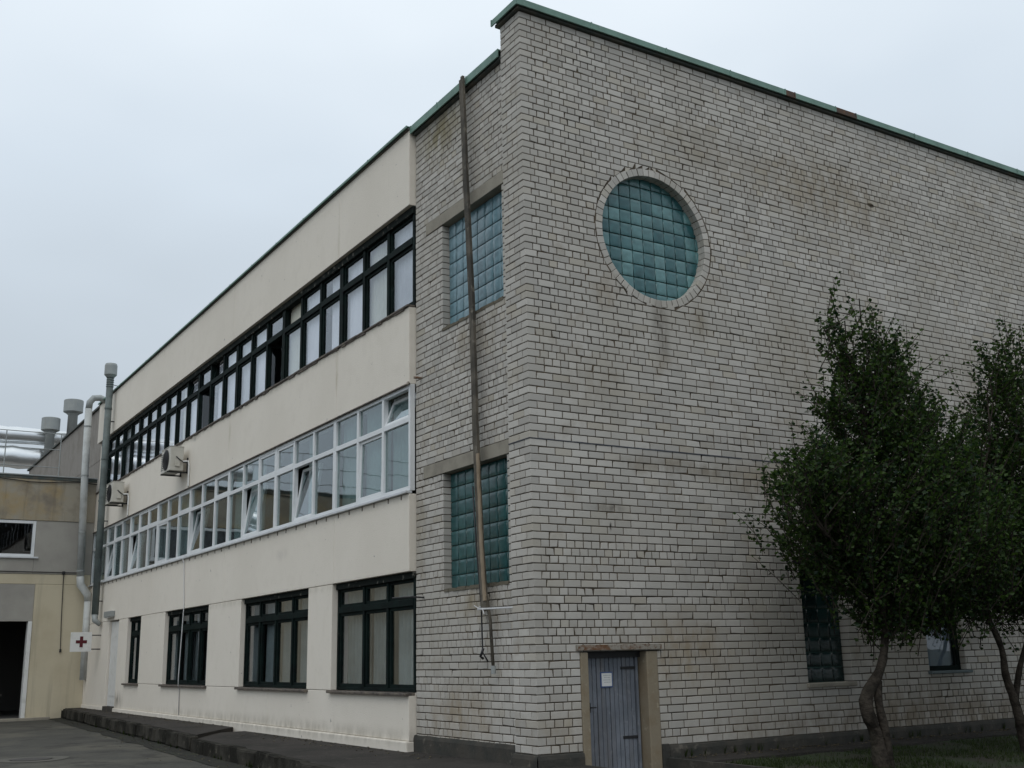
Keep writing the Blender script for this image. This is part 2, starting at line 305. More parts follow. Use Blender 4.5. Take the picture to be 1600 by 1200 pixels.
def chunk(lx, ly, lz, jit, seed):
    rnd = random.Random(seed); bm = bmesh.new(); bmesh.ops.create_cube(bm, size=1)
    bmesh.ops.bevel(bm, geom=bm.edges[:], offset=.08, segments=1, affect='EDGES')
    for v in bm.verts: v.co = Vector((v.co.x*lx+rnd.uniform(-jit, jit), v.co.y*ly+rnd.uniform(-jit, jit), v.co.z*lz+rnd.uniform(-jit, jit)*.5))
    me = bpy.data.meshes.new('kerb_stone'); bm.to_mesh(me); bm.free(); me.materials.append(KER); return me
ks = [chunk(.16, 1.03, .25, .012, i) for i in range(4)]
y = -2.5; i = 0
while y < 25:
    o = bpy.data.objects.new('kerb_stone', ks[i % 4]); col.objects.link(o); o.parent = kb
    o.location = (kx(y)+.07+random.uniform(-.012, .012), y, -.272+(.045 if y > 9 else 0)+random.uniform(-.015, .01)); o.rotation_euler = (random.uniform(-.02, .02), random.uniform(-.04, .04), -.05+random.uniform(-.02, .02))
    y += 1.0; i += 1
gt = MB(); prev = None
for j in range(60):
    y = -3+29*j/59; wv = .22+.16*mnoise.noise((0, y*.8, 3))
    row = [(kx(y)-.0-wv-.12, y, RZ+.004), (kx(y)+.05, y, RZ+.03)]
    if prev: gt.quad(prev[0], prev[1], row[1], row[0])
    prev = row
gt.build('gutter', MOSS, kind='structure')
# ground in front of the gable, right of the sunken door
MB().box(2.0, 30, -.62, 0, -.7, -.155).build('paved_apron', PAV, bevel=.01, kind='structure')
lw = MB(); nx, ny = 60, 24
for i in range(nx+1):
    for j in range(ny+1):
        x = 2.0+22*(i/nx)**1.4; y = -.62-7*(j/ny); lw.v.append((x, y, -.19+.03*mnoise.noise((x*1.3, y*1.3, 0))-.045*max(0, -y-.6)))
for i in range(nx):
    for j in range(ny):
        a = i*(ny+1)+j; lw.f.append((a, a+1, a+ny+2, a+ny+1))
lw.build('lawn_soil', SOIL, kind='structure', smooth=True)
gr = MB(); rnd = random.Random(4)
def lz(x, y): return -.19+.03*mnoise.noise((x*1.3, y*1.3, 0))-.045*max(0, -y-.6)
for k in range(26000):
    x = 2.3+rnd.random()**1.2*8.0; y = -.7-3.2*rnd.random()
    if mnoise.noise((x*.9, y*1.2, 7)) < -.12 and rnd.random() < .85: continue
    h = rnd.uniform(.02, .075); a = rnd.uniform(0, 2*PI); z = lz(x, y)-.005; wd = .006
    dx, dy = math.cos(a)*wd, math.sin(a)*wd; lx, ly = rnd.uniform(-.03, .03), rnd.uniform(-.03, .03)
    n = len(gr.v); gr.v += [(x-dx, y-dy, z), (x+dx, y+dy, z), (x+lx, y+ly, z+h)]; gr.f.append((n, n+1, n+2))
gr.build('grass', GR, kind='stuff', label='thin rough grass under the trees in front of the brick gable', category='grass')
# sunken door well
dwp = MB().box(.62, 2.0, -1.9, 0, -1.0, -.85); dwp.box(.62, .66, -1.9, -.0, -.85, -.15); dwp.box(1.94, 2.0, -1.9, 0, -.85, -.15)
for k in range(4): dwp.box(.66, 1.94, -1.9+.3*k-.001, -1.6+.3*k, -.85, -.15-.17*(k+1)+.0)
dwp.build('sunken_steps', PLI, kind='structure')

# ------------------------------------------------------------------ main building
bld = empty('office_building', (0, 0, 0), 'three storey building with a white brick gable and a long cream stuccoed window front', 'building')
H = .098
GX = 15.5; NG = 101; NL = 96
WX = .06     # recessed brick wall plane
CXC, CZC, RO, RI = 2.24, 6.94, 1.06, .94
rect_g = [(.66, 1.88, -9, 1.176), (4.60, 5.50, .686, 2.352), (7.25, 8.13, .784, 2.352), (4.48, 5.60, 2.352, 2.40), (7.15, 8.23, 2.352, 2.40)]
rect_l = [(.66, 2.40, 2.058, 3.724), (.66, 2.38, 5.88, 7.546), (.5, 3.0, 3.724, 3.92), (.5, 2.9, 7.546, 7.742)]

bricks = []   # (wall, sb0, st0, sb1, st1, z0, depth, standard length or 0)
def cw(z):
    d = RO*RO-(z-CZC)**2
    return math.sqrt(d) if d > 0 else 0
def emit(wall, s0, s1, n, depth, rects, circle=False, lo=None):
    z0 = n*H+.005; z1 = z0+.088
    pieces = [[s0, s0, s1, s1]]
    for (a, b, c, d) in rects:
        if z1 < c+.02 or z0 > d-.02: continue
        q = []
        for p in pieces:
            if p[2] <= a or p[0] >= b: q.append(p); continue
            dp = True
            if p[0] < a-.02: q.append([p[0], p[1], a-.004, a-.004])
            if p[2] > b+.02: q.append([b+.004, b+.004, p[2], p[3]])
        pieces = q
    if circle and z1 > CZC-RO and z0 < CZC+RO:
        q = []
        for p in pieces:
            wb, wt = cw(z0), cw(z1)
            if p[2] <= CXC-max(wb, wt) or p[0] >= CXC+max(wb, wt): q.append(p); continue
            lb, lt = min(p[2], CXC-wb-.008), min(p[3], CXC-wt-.008)
            if max(lb, lt) > p[0]+.014: q.append([p[0], p[1], max(lb, p[0]+.004), max(lt, p[1]+.004)])
            rb, rt = max(p[0], CXC+wb+.008), max(p[1], CXC+wt+.008)
            if min(rb, rt) < p[2]-.014: q.append([min(rb, p[2]-.004), min(rt, p[3]-.004), p[2], p[3]])
        pieces = q
    for p in pieces:
        if p[2]-p[0] < .012 and p[3]-p[1] < .012: continue
        for q in rects:
            if z1 < q[2]+.02 or z0 > q[3]-.02: continue
            if 0 < p[0]-q[1] < .05: p[0] = p[1] = q[1]+.004
            if 0 < q[0]-p[2] < .05: p[2] = p[3] = q[0]-.004
        cut = not (p[0] == s0 and p[2] == s1)
        L = round(s1-s0, 3); std = L if (not cut and L in (.25, .12)) else 0
        dep = depth
        if cut or any(abs(p[2]-q[0]) < .05 or abs(p[0]-q[1]) < .05 for q in rects): dep = max(dep, .16)
        bricks.append((wall, p[0], p[1], p[2], p[3], z0, dep, std))
def course(wall, a, b, n, pat, rects, circle=False, endd=None, first=None):
    """pat: list of lengths generator; fills [a,b]"""
    s = a; k = 0
    while s < b-.03:
        L = first if (first and k == 0) else pat(k, s)
        e_ = min(s+L, b)
        if b-e_ < .03: e_ = b
        d = .04
        if endd and (k == 0 or e_ == b): d = endd
        emit(wall, s, e_, n, d, rects, circle)
        s = e_+.01; k += 1
rb = random.Random(5)
for n in range(NG):
    top = NG-n
    even = n % 2 == 0
    alternating = top < 53 or n < 26
    hrun = rb.choice([1.2, 1.5, 1.9, .9, 2.3]) if alternating else 0
    tailhead = rb.random() < (.34 if alternating else .2)
    ph = rb.uniform(0, 6)
    def pat(k, s, even=even, hrun=hrun, tailhead=tailhead, alt=alternating, ph=ph):
        if alt and not even and s < hrun: return .12
        if tailhead and math.sin(s*.7+ph) > .1: return .12
        if alt and 2.6 < s and math.sin(s*1.1+n*2.1+ph) > .93: return .12
        return .25
    # corner: even courses start with the gable brick, odd ones with the brick of the side face
    if even:
        c0 = .19 if alternating else .25
        emit('g', 0.0, c0, n, .12, rect_g)
        course('g', c0+.01, GX, n, pat, rect_g, True)
        course('p', .13, .51, n, lambda k, s: .12 if k == 1 else .25, [], endd=.07, first=.25)
    else:
        emit('p', 0.0, .25, n, .12, [])
        course('p', .26, .51, n, lambda k, s: .24, [], endd=.07)
        course('g', .13, GX, n, pat, rect_g, True)
for n in range(NL):
    alt = rb.random() < .72; ph = rb.uniform(0, 6); hh = rb.random() < .5
    def pl_(k, s, alt=alt, ph=ph): return .12 if (alt and math.sin(s*1.5+ph) > -.3) else .25
    course('l', .515, 3.262, n, pl_, rect_l, first=(.12 if n % 2 else .19))

def P(wall, s, d, z):
    """d = distance behind the wall face"""
    return (s, d, z) if wall == 'g' else ((d, s, z) if wall == 'p' else (WX+d, s, z))
def brick_geo(mb, wall, b, rn, place=P):
    _, sb0, st0, sb1, st1, z0, dep, _s = b
    ch = .005; z0 += .0015; z1 = z0+.085; j = lambda a: rn.uniform(-a, a); sb0 += .002; st0 += .002; sb1 -= .002; st1 -= .002
    f = j(.0025)
    c = [(sb0+j(.002), z0+j(.0015)), (sb1+j(.002), z0+j(.0015)), (st1+j(.002), z1+j(.0015)), (st0+j(.002), z1+j(.0015))]
    if dep < .06 and rn.random() < .2:   # a chipped corner
        k = rn.randrange(4); q = c[k]; mx_ = (c[(k+2) % 4][0]-q[0]); mz = c[(k+2) % 4][1]-q[1]
        c[k] = (q[0]+math.copysign(min(abs(mx_)*.2, rn.uniform(.006, .016)), mx_), q[1]+math.copysign(rn.uniform(.003, .010), mz))
    cx_ = sum(q[0] for q in c)/4; cz_ = sum(q[1] for q in c)/4
    fr = []
    for (s, z) in c:
        ds = cx_-s; dz = cz_-z
        fr.append((s+math.copysign(min(ch, abs(ds)*.4), ds), z+math.copysign(min(ch, abs(dz)*.4), dz)))
    n = len(mb.v)
    mb.v += [place(wall, s, f, z) for s, z in fr]+[place(wall, s, f+ch*.8, z) for s, z in c]+[place(wall, s, dep, z) for s, z in c]
    fl = wall != 'g'
    fs = [(0, 1, 2, 3)]
    for k in range(4):
        l = (k+1) % 4; fs += [(k, k+4, l+4, l), (k+4, k+8, l+8, l+4)]
    mb.f += [tuple(n+i for i in (q[::-1] if fl else q)) for q in fs]
# the bricks that show largest become parts of their own
def score(b):
    s = (b[1]+b[3])/2; z = b[5]+.044; p = Vector(P(b[0], s, 0, z)); d = CAM-p; L = d.length
    nrm = Vector((0, -1, 0)) if b[0] == 'g' else Vector((-1, 0, 0))
    v = p-CAM; u_ = v.dot(R)/v.dot(F)*FPX+800; v_ = 600-v.dot(U)/v.dot(F)*FPX
    if not (0 < u_ < 1600 and 0 < v_ < 1195): return -1
    return (b[3]-b[1])*d.normalized().dot(nrm)/L**2
std = [b for b in bricks if b[7] and b[6] < .1]
std.sort(key=score, reverse=True)
NI = 236
chosen = std[:NI]; cs = set(id(b) for b in chosen)
def wall_sheet(outer, holes, fn, depth):
    """mortar sheet with holes, hole sides run back to depth"""
    mb = MB(); loops = [outer]+holes
    flat = [p for l in loops for p in l]
    tris = tessellate_polygon([[Vector((p[0], p[1], 0)) for p in l] for l in loops])
    mb.v = [fn(p[0], .010, p[1]) for p in flat]; mb.f = [tuple(t) for t in tris]
    for h in holes:
        n = len(mb.v); k = len(h); mb.v += [fn(p[0], .011, p[1]) for p in h]+[fn(p[0], depth, p[1]) for p in h]
        mb.f += [(n+i, n+(i+1) % k, n+k+(i+1) % k, n+k+i) for i in range(k)]
    return mb
def rc(a, b, c, d): return [(a, c), (b, c), (b, d), (a, d)]
circ = [(CXC+(RO-.01)*math.cos(2*PI*i/96), CZC+(RO-.01)*math.sin(2*PI*i/96)) for i in range(96)]
outer = [(.011, 0.0), (.66, 0.0), (.66, 1.21), (1.88, 1.21), (1.88, 0.0), (GX, 0.0), (GX, 9.93), (.011, 9.93)]
gw = wall_sheet(outer, [circ, rc(4.585, 5.515, .674, 2.36), rc(7.235, 8.145, .772, 2.36)], lambda s, d, z: (s, d, z), .3)
gw = gw.build('brick_wall', MO, bld, label='gable wall of pale silicate brick with brown joints')
pw = MB(); pw.quad((.011, .011, 0), (.011, .50, 0), (.011, .50, 9.9), (.011, .011, 9.9)); pw.quad((.011, .50, 0), (.3, .50, 0), (.3, .5, 9.9), (.011, .5, 9.9))
pw = pw.build('corner_pier', MO, bld)
lw_ = wall_sheet([(.5, .05), (3.264, .05), (3.264, 9.42), (.5, 9.42)], [rc(.645, 2.415, 2.046, 3.75), rc(.645, 2.395, 5.868, 7.57)], lambda s, d, z: (WX+d, s, z), .3).build('brick_wall', MO, bld, label='narrow recessed brick wall between pier and stucco')
wallobj = {'g': gw, 'p': pw, 'l': lw_}
for key in 'gpl':
    mb = MB(); rn = random.Random(ord(key))
    for b in bricks:
        if b[0] == key and id(b) not in cs: brick_geo(mb, key, b, rn)
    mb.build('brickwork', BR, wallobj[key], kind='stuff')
pool = {}
for key in ('g', 's'):
    for L in (.25, .12):
        for v in range(6):
            mb = MB(); rn = random.Random(v*10+int(L*100)+(5 if key == 's' else 0))
            brick_geo(mb, 'g', ('g', 0, 0, L, L, 0, .04, 0), rn)
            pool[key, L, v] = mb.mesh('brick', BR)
for i, b in enumerate(chosen):
    key = 'g' if b[0] == 'g' else 's'
    o = bpy.data.objects.new('brick', pool[key, b[7], (i*7+3) % 6]); col.objects.link(o); o.parent = wallobj[b[0]]
    if key == 'g': o.location = (b[1], 0, b[5])
    else: o.location = (0 if b[0] == 'p' else WX, b[3], b[5]); o.rotation_euler = (0, 0, -PI/2)
# plinths
pb = MB(); rp = random.Random(3)
def rough_strip(mb, pts0, pts1, fn, top, bot):
    pass
def plinth(mb, a, b, fn, zt, zb, bulge):
    k = max(2, int((b-a)/.12)); prev = None
    for i in range(k+1):
        s = a+(b-a)*i/k; o_ = bulge+.02*mnoise.noise((s*3, 0, 5)); t = zt+.012*mnoise.noise((s*4, 2, 1))
        row = [fn(s, .02, t), fn(s, -o_*.6, t-.015), fn(s, -o_, t-.06), fn(s, -o_*.9, (t+zb)/2), fn(s, -o_*1.2, zb)]
        if prev:
            for q in range(4): mb.quad(prev[q], row[q], row[q+1], prev[q+1])
        prev = row
    return mb
plinth(pb, 1.99, GX, lambda s, d, z: (s, d, z), .004, -.5, .03)
pb.build('plinth', PLI, bld); pb = MB()
plinth(pb, -.02, .66, lambda s, d, z: (s, d, z), .0, -.5, .03)
plinth(pb, -.02, .53, lambda s, d, z: (d, s, z), .0, -.5, .03)
pb.build('plinth', PLI, bld); pb = MB()
plinth(pb, .5, 3.3, lambda s, d, z: (WX+d, s, z), .09, -.5, .035)
pb.build('plinth', PLI, bld)
B('door_side_plinth', PLI, bld, 1.88, 1.99, -.03, .3, -1.0, 0.02, bevel=.01)
# bitumen strip in the joint above the 39th course
fs = MB(); x = -.006; rf = random.Random(8)
fs.box(-.006, .02, .0205, .51, 39*H-.004, 39*H+.009)
while x < 9:
    L = rf.uniform(.5, 1.6); fs.box(x, x+L, -.006, .02, 39*H-.004+rf.uniform(-.002, .002), 39*H+.007+rf.uniform(0, .006)); x += L+(rf.uniform(.02, .4) if x > 1.5 else .002)
fs.build('bitumen_strip', mat('bitumen', (.06, .063, .075), .8, var=[(8, (.11, .11, .12), .5, .7)]), bld)

# --- round window
def pillow(w, h, d, n=4):
    """glass block: rounded face, origin at centre of the front"""
    mb = MB()
    def zf(u, v): return -.002*(1-abs(u)**4)*(1-abs(v)**4)+.005*max(abs(u), abs(v))**12
    k = 6
    for i in range(k+1):
        for j in range(k+1):
            u = -1+2*i/k; v = -1+2*j/k; u_ = math.copysign(abs(u)**.7, u) if u else 0; v_ = math.copysign(abs(v)**.7, v) if v else 0
            mb.v.append((u_*w/2, zf(u_, v_)-.004, v_*h/2))
    for i in range(k):
        for j in range(k):
            a = i*(k+1)+j; mb.f.append((a, a+k+1, a+k+2, a+1))
    mb.box(-w/2, w/2, .006, d, -h/2, h/2)
    return mb
blk = pillow(.181, .181, .06); BM = {k: blk.mesh('glass_block', m, True) for k, m in (('t', GB), ('l', GBL), ('u', GBU), ('d', GBD))}
rw = MB(); k = 64; n0 = 0
rw.v = [(CXC+(RI+.05)*math.cos(2*PI*i/k), .182, CZC+(RI+.05)*math.sin(2*PI*i/k)) for i in range(k)]; rw.f = [tuple(range(k))]
for i in range(k):   # mortar bed behind the ring bricks
    a0, a1 = 2*PI*i/k, 2*PI*(i+1)/k; q = []
    for (a, r, d) in ((a0, RI+.006, .014), (a1, RI+.006, .014), (a1, RI+.006, .19), (a0, RI+.006, .19)): q.append((CXC+r*math.cos(a), d, CZC+r*math.sin(a)))
    rw.quad(*q)
    rw.quad(*[(CXC+r*math.cos(a), .0125, CZC+r*math.sin(a)) for (a, r) in ((a0, RI+.006), (a1, RI+.006), (a1, RO+.01), (a0, RO+.01))])
rw = rw.build('window', MO, bld, label='round glass block window in a ring of bricks')
rj = MB(); rj.v = [(CXC+(RI+.04)*math.cos(2*PI*i/k), .166, CZC+(RI+.04)*math.sin(2*PI*i/k)) for i in range(k)]; rj.f = [tuple(range(k))]
rj.build('joint_bed', GBJ, rw)
NR = 60
def ring_mesh(seed):
    rn = random.Random(seed); da = 2*PI/NR; hw = da*.5-.0045; mb = MB(); j = lambda a: rn.uniform(-a, a)
    ro = RO-.012+j(.006); ri = RI
    for (lo, hi, d0, d1) in ((0, 1, j(.003), .08), (0, 1, .088, .165)):
        pts = []
        for d, c in ((d0, .004), (d0+.004, 0), (d1, 0)):
            for (r, a) in ((ri, -1), (ri, 1), (ro if d0 < .1 else ri+.03, 1), (ro if d0 < .1 else ri+.03, -1)):
                rr = r+(c if r == ri else -c); aa = a*(hw-c/1.0)
                pts.append((rr*math.cos(aa), d, rr*math.sin(aa)))
        n = len(mb.v); mb.v += pts
        mb.f.append((n, n+3, n+2, n+1))
        for q in range(4):
            l = (q+1) % 4; mb.f += [(n+q, n+l, n+l+4, n+q+4), (n+q+4, n+l+4, n+l+8, n+q+8)]
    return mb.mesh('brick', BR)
rm = [ring_mesh(s) for s in range(5)]
for i in range(NR):
    o = bpy.data.objects.new('brick', rm[i % 5 if i % 7 else 2]); col.objects.link(o); o.parent = rw
    o.location = (CXC, 0, CZC); o.rotation_euler = (0, -2*PI*i/NR+random.uniform(-.004, .004), 0)
for i in range(-5, 6):
    for j in range(-5, 5):
        x = i*.2; z = (j+.5)*.2
        if math.hypot(max(abs(x)-.095, 0), max(abs(z)-.095, 0)) > RI+.0: continue
        o = bpy.data.objects.new('glass_block', BM['t']); col.objects.link(o); o.parent = rw
        o.location = (CXC-.01+x, .145, CZC+z); o.rotation_euler = (random.uniform(-.02, .02), 0, random.uniform(-.02, .02))
# --- rectangular glass block windows
def block_window(a, b, c, d, face, key, nx_, nz_):
    ctr = (a+b)/2
    if face == 'g': w_ = B('window', GBJ, bld, a, b, .165, .2, c, d)
    else: w_ = B('window', GBJ, bld, WX+.135, WX+.2, a, b, c, d)
    pw_, ph_ = (b-a)/nx_, (d-c)/nz_
    for i in range(nx_):
        for j in range(nz_):
            s = a+pw_*(i+.5); z = c+ph_*(j+.5); o = bpy.data.objects.new('glass_block', BM[key]); col.objects.link(o); o.parent = w_
            if face == 'g': o.location = (s, .145, z)
            else: o.location = (WX+.115, s, z); o.rotation_euler = (0, 0, -PI/2)
            o.scale = (pw_/.2*1.01, 1, ph_/.2*1.01)
            o.rotation_euler.x += random.uniform(-.012, .012); o.rotation_euler.z += random.uniform(-.02, .02)
    return w_
w1 = block_window(.66, 2.40, 2.058, 3.724, 'l', 'l', 8, 8); w1['label'] = 'lower teal glass block window beside the corner pier'
w2 = block_window(.66, 2.38, 5.88, 7.546, 'l', 'u', 8, 8); w2['label'] = 'upper glass block window beside the corner pier, sky reflection painted in pale blue'
w3 = block_window(4.60, 5.50, .686, 2.352, 'g', 'd', 4, 8); w3['label'] = 'tall dark glass block window left of the tree trunk'
for (y1, z0) in ((3.0, 3.727), (2.9, 7.549)):
    B('lintel', LI, bld, WX-.012, WX+.2, .513, y1, z0, z0+.187, bevel=.006)
for z0, wp in ((2.058, w1), (5.88, w2)):
    sm = MB()
    for k in range(14):
        y = .66+1.73*k/14; sm.box(WX-.012+random.uniform(-.006, .01), WX+.12, y, y+1.73/14-.004, z0-.02, z0+random.uniform(.012, .035))
    sm.build('sill', mat('sill_mortar', (.13, .115, .085), .95, bump=.6, bscale=40), wp)
B('lintel', DKM, bld, 4.48, 5.60, -.012, .18, 2.355, 2.395)
B('lintel', DKM, bld, 7.15, 8.23, -.012, .18, 2.355, 2.395)
B('sill', LI, w3, 4.56, 5.55, -.05, .15, .62, .683, bevel=.012)
# wooden window on the gable
w4 = MB(); x0, x1, z0, z1 = 7.25, 8.13, .784, 2.352
w4.box(x0, x0+.07, .10, .17, z0, z1); w4.box(x1-.07, x1, .10, .17, z0, z1); w4.box(x0+.07, x1-.07, .10, .17, z0, z0+.07); w4.box(x0+.07, x1-.07, .10, .17, z1-.08, z1); w4.box(x0+.07, x1-.07, .105, .165, 1.93, 2.0)
w4 = w4.build('window', FD, bld, label='small dark framed window behind the tree crown')
B('pane', GL, w4, x0+.07, x1-.07, .135, .14, z0+.07, 1.93); B('pane', GL, w4, x0+.07, x1-.07, .135, .14, 2.0, z1-.08)
B('sash', FD, w4, x1-.12, x1-.072, .112, .134, z0+.07, 1.93)
B('curtain', mat('blue_blind', (.20, .24, .28), .9, var=[(2, (.14, .17, .2), .4, .7)]), w4, x0+.02, x1-.02, .172, .18, z0+.02, z1-.02)
B('sill', mat('sill_sheet', (.10, .13, .135), .5), w4, x0-.05, x1+.07, -.07, .1, z0-.045, z0-.003, bevel=.008)

# --- blue plank door
dr = MB().box(.82, 1.63, .19, .21, -.85, 1.16).build('door', DKM, bld, label='blue grey battened door sunk below ground level')
nP = 12; pw_ = .81/nP
for k in range(nP):
    o = B('plank', DOORM, dr, .822+pw_*k, .822+pw_*(k+1)-.009, .165+(k % 3)*.003, .189, -.84, 1.155-.01*(k % 2 == 0), bevel=.004)
hg = MB()
for zz in (.95, .1, -.6): hg.box(1.40, 1.63, .158, .1645, zz, zz+.035)
hg.build('hinge', DKM, dr)
h = MB().box(.85, .90, .15, .164, .44, .56); h.tube([(.875, .16, .50), (.875, .115, .50), (.96, .115, .50)], .009, 8); h.build('handle', DKM, dr)
B('door_frame', DJ, bld, .66, .78, -.006, .27, -.9, 1.17, bevel=.012); B('door_frame', DJ, bld, 1.70, 1.88, -.006, .27, -.9, 1.17, bevel=.012)
B('door_head', DKM, bld, .78, 1.70, .13, .25, 1.10, 1.19)
pb2 = B('door_post', DOORM, dr, .782, .818, .15, .21, -.85, 1.11); B('door_post', DOORM, dr, 1.635, 1.67, .15, .21, -.85, 1.11)
ca = MB().box(.60, 1.94, -.03, .1, 1.195, 1.213); ca.box(.60, 1.94, -.03, -.022, 1.213, 1.26)
ca.build('door_lintel', RUST, bld)
B('door_lintel_mortar', LI, bld, .60, 1.94, -.012, .1, 1.216, 1.262)
nb = B('notice', BLU, dr, 1.075, 1.262, .155, .165, .735, .925)
B('notice_face', WH, nb, 1.09, 1.247, .152, .1545, .750, .910)
tx = MB(); rt = random.Random(6)
for r_ in range(4):
    x = 1.115+.012*(r_ % 2); z = .878-.028*r_
    while x < 1.222:
        L = rt.uniform(.008, .02); tx.box(x, x+L, .1508, .1518, z, z+.009); x += L+.006
tx.build('print', INK, nb)

# --- copings
def coping_run(name, segs, fn, z0, hgt, proj, seg, rust=()):
    """segs (a,b) along wall"""
    a, b = segs; s = a; i = 0
    while s < b-.01:
        e_ = min(s+seg, b); isr = any(r0 <= s+.01 and e_ <= r1+.01 for r0, r1 in rust)
        mb = MB(); dz = random.uniform(-.004, .004)
        for (d0, d1, za, zb) in ((-proj, -proj+.012, z0+dz, z0+hgt), (-proj+.012, .5, z0+hgt-.02, z0+hgt-.004), (-proj-.008, -proj, z0+dz, z0+dz+.012)):
            p = fn(s+.002, d0, za); q = fn(e_-.002, d1, zb); mb.box(p[0], q[0], p[1], q[1], p[2], q[2])
        p = fn(e_-.018, -proj-.007, z0+.008); q = fn(e_+.004, -proj+.001, z0+hgt+.006); mb.box(p[0], q[0], p[1], q[1], p[2], q[2])
        mb.build('coping_sheet', CMR if isr else CM, name)
        s = e_; i += 1
cop = B('coping', CMD, bld, -.05, GX, -.05, .4, 9.905, 9.95)
cuts = [0, 1.2, 2.6, 3.9, 5.10, 5.32, 6.28, 6.78, 8.3, 9.8, 11.3, 12.8, 14.2, GX]
for a, b in zip(cuts[:-1], cuts[1:]):
    coping_run(cop, (a if a else -.09, b), lambda s, d, z: (s, d, z), 9.93, .10, .09, 9, rust=((5.09, 5.33), (6.27, 6.79)) if a in (5.10, 6.28) else ())
coping_run(cop, (-.075, .60), lambda s, d, z: (d, s, z), 9.93, .10, .09, 9)
B('coping_body', CMD, cop, -.05, .4, .401, .56, 9.905, 9.95)
cop2 = B('coping', CMD, bld, WX-.06, .6, .515, 3.26, 9.41, 9.455)
coping_run(cop2, (.515, 3.26), lambda s, d, z: (WX+d, s, z), 9.43, .13, .10, .92)
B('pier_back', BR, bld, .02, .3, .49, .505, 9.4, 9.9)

# --- stuccoed front
SX = -.05; T = .30      # face and thickness
YE = 25.9; seams = [3.27, 6.1, 12.05, 18.0, 23.95, YE]
Z = dict(base=-.2, g0=.67, g1=2.39, w0=3.60, w1=5.25, d0=6.53, d1=8.20, top=9.50)
def panel(y0, y1, z0, z1, x0=SX, **k): return B('facade_panel', ST, bld, x0, T, y0+.004, y1-.004, z0, z1, bevel=.008, **k)
for a, b in zip(seams[:-1], seams[1:]):
    panel(a, b, Z['d1'], Z['top']); panel(a, b, Z['w1'], Z['d0']-.04); panel(a, b, Z['g1']+.004, Z['w0']-.05)
gwins = [(3.27, 6.13), (7.2, 10.82), (13.0, 16.52), (18.85, 20.28)]
dy0, dy1 = 21.3, 22.5
piers = [(6.13, 7.2), (10.82, 13.0), (16.52, 18.85), (20.28, dy0), (dy1, YE)]
for a, b in piers: panel(a, b, Z['g0']-.004 if a not in (20.28, dy1) else .0, Z['g1']-.004)
sills = [3.27, 7.2, 13.0, 18.85, dy0]
for a, b in ((3.27, 9.1), (9.1, 15.0), (15.0, dy0-1.02)): panel(a, b, -.0, Z['g0']-.012)
B('base_course', ST, bld, SX-.045, .1, 3.27, dy0, -.3, -.004, bevel=.02); B('base_course', ST, bld, SX-.03, .1, dy1, YE, -.3, -.004, bevel=.015)
B('facade_core', ST, bld, .1, T, YE, YE+.1, -.3, 9.5)
B('eaves_mortar', SD, bld, SX-.012, .08, 3.28, YE-.01, 9.4985, 9.5045)
cop3 = B('coping', CMD, bld, SX-.03, .5, 3.262, YE, 9.505, 9.525)
coping_run(cop3, (3.262, YE), lambda s, d, z: (SX+d, s, z), 9.52, .045, .06, 1.5, rust=())

# interior
for zf in (-.05, 2.95, 5.9): B('floor_slab', SLB, bld, .32, 7, .6, YE, zf-.12, zf)
B('roof_slab', SLB, bld, .32, GX, .35, YE, 9.15, 9.36)
B('interior_wall', INT, bld, 6.9, 7.1, .6, YE, -.2, 9.2)
for yy in (3.2, 12.0, 18.0, 25.85): B('interior_wall', INT, bld, .34, 6.9, yy, yy+.1, -.2, 9.1)
B('back_wall', CC, bld, GX-.3, GX, .35, YE, -.2, 9.9)

def curtain(parent, y0, y1, z0, z1, x, m, seed, amp=.03):
    rn = random.Random(seed); mb = MB(); k = max(4, int((y1-y0)/.03)); ph = rn.uniform(0, 9); fr = rn.uniform(38, 60); prev = None
    for i in range(k+1):
        y = y0+(y1-y0)*i/k; xx = x+amp*math.sin(y*fr+ph)*(.6+.4*math.sin(y*7+ph))
        row = [(xx, y, z0), (xx*.5+x*.5, y, z1)]
        if prev: mb.quad(prev[0], row[0], row[1], prev[1])
        prev = row
    return mb.build('curtain', m, parent, smooth=True)
def frame_bars(mb, y0, y1, z0, z1, w_, xa, xb):
    mb.box(xa, xb, y0, y0+w_, z0, z1); mb.box(xa, xb, y1-w_, y1, z0, z1); mb.box(xa, xb, y0+w_, y1-w_, z0, z0+w_); mb.box(xa, xb, y0+w_, y1-w_, z1-w_, z1)
def leaf(parent, y0, y1, z0, z1, m, gm, xs, sw, dep, open_=None):
    """a sash with its pane; open_ = ('side'|'hopper'|'top', angle)"""
    mb = MB(); frame_bars(mb, 0, y1-y0, 0, z1-z0, sw, 0, dep)
    s = mb.build('sash', m, parent, bevel=.004)
    p = MB().box(dep*.45, dep*.45+.004, sw, y1-y0-sw, sw, z1-z0-sw).build('pane', gm, parent)
    for o in (s, p):
        if not open_: o.location = (xs, y0, z0)
        elif open_[0] == 'tilt':   # hinged at the bottom, top leans inwards
            o.location = (xs, y0, z0); o.rotation_euler = (0, open_[1], 0)
        elif open_[0] == 'side':   # hinged at its far edge, swings inwards
            o.location = (xs, y0, z0)
            Mt = Matrix.Translation((xs, y1, z0)) @ Matrix.Rotation(open_[1], 4, 'Z') @ Matrix.Translation((0, -(y1-y0), 0)); o.matrix_world = Mt
        elif open_[0] == 'out':
            Mt = Matrix.Translation((xs, y0, z1)) @ Matrix.Rotation(open_[1], 4, 'Y') @ Matrix.Translation((0, 0, -(z1-z0))); o.matrix_world = Mt
    return s, p

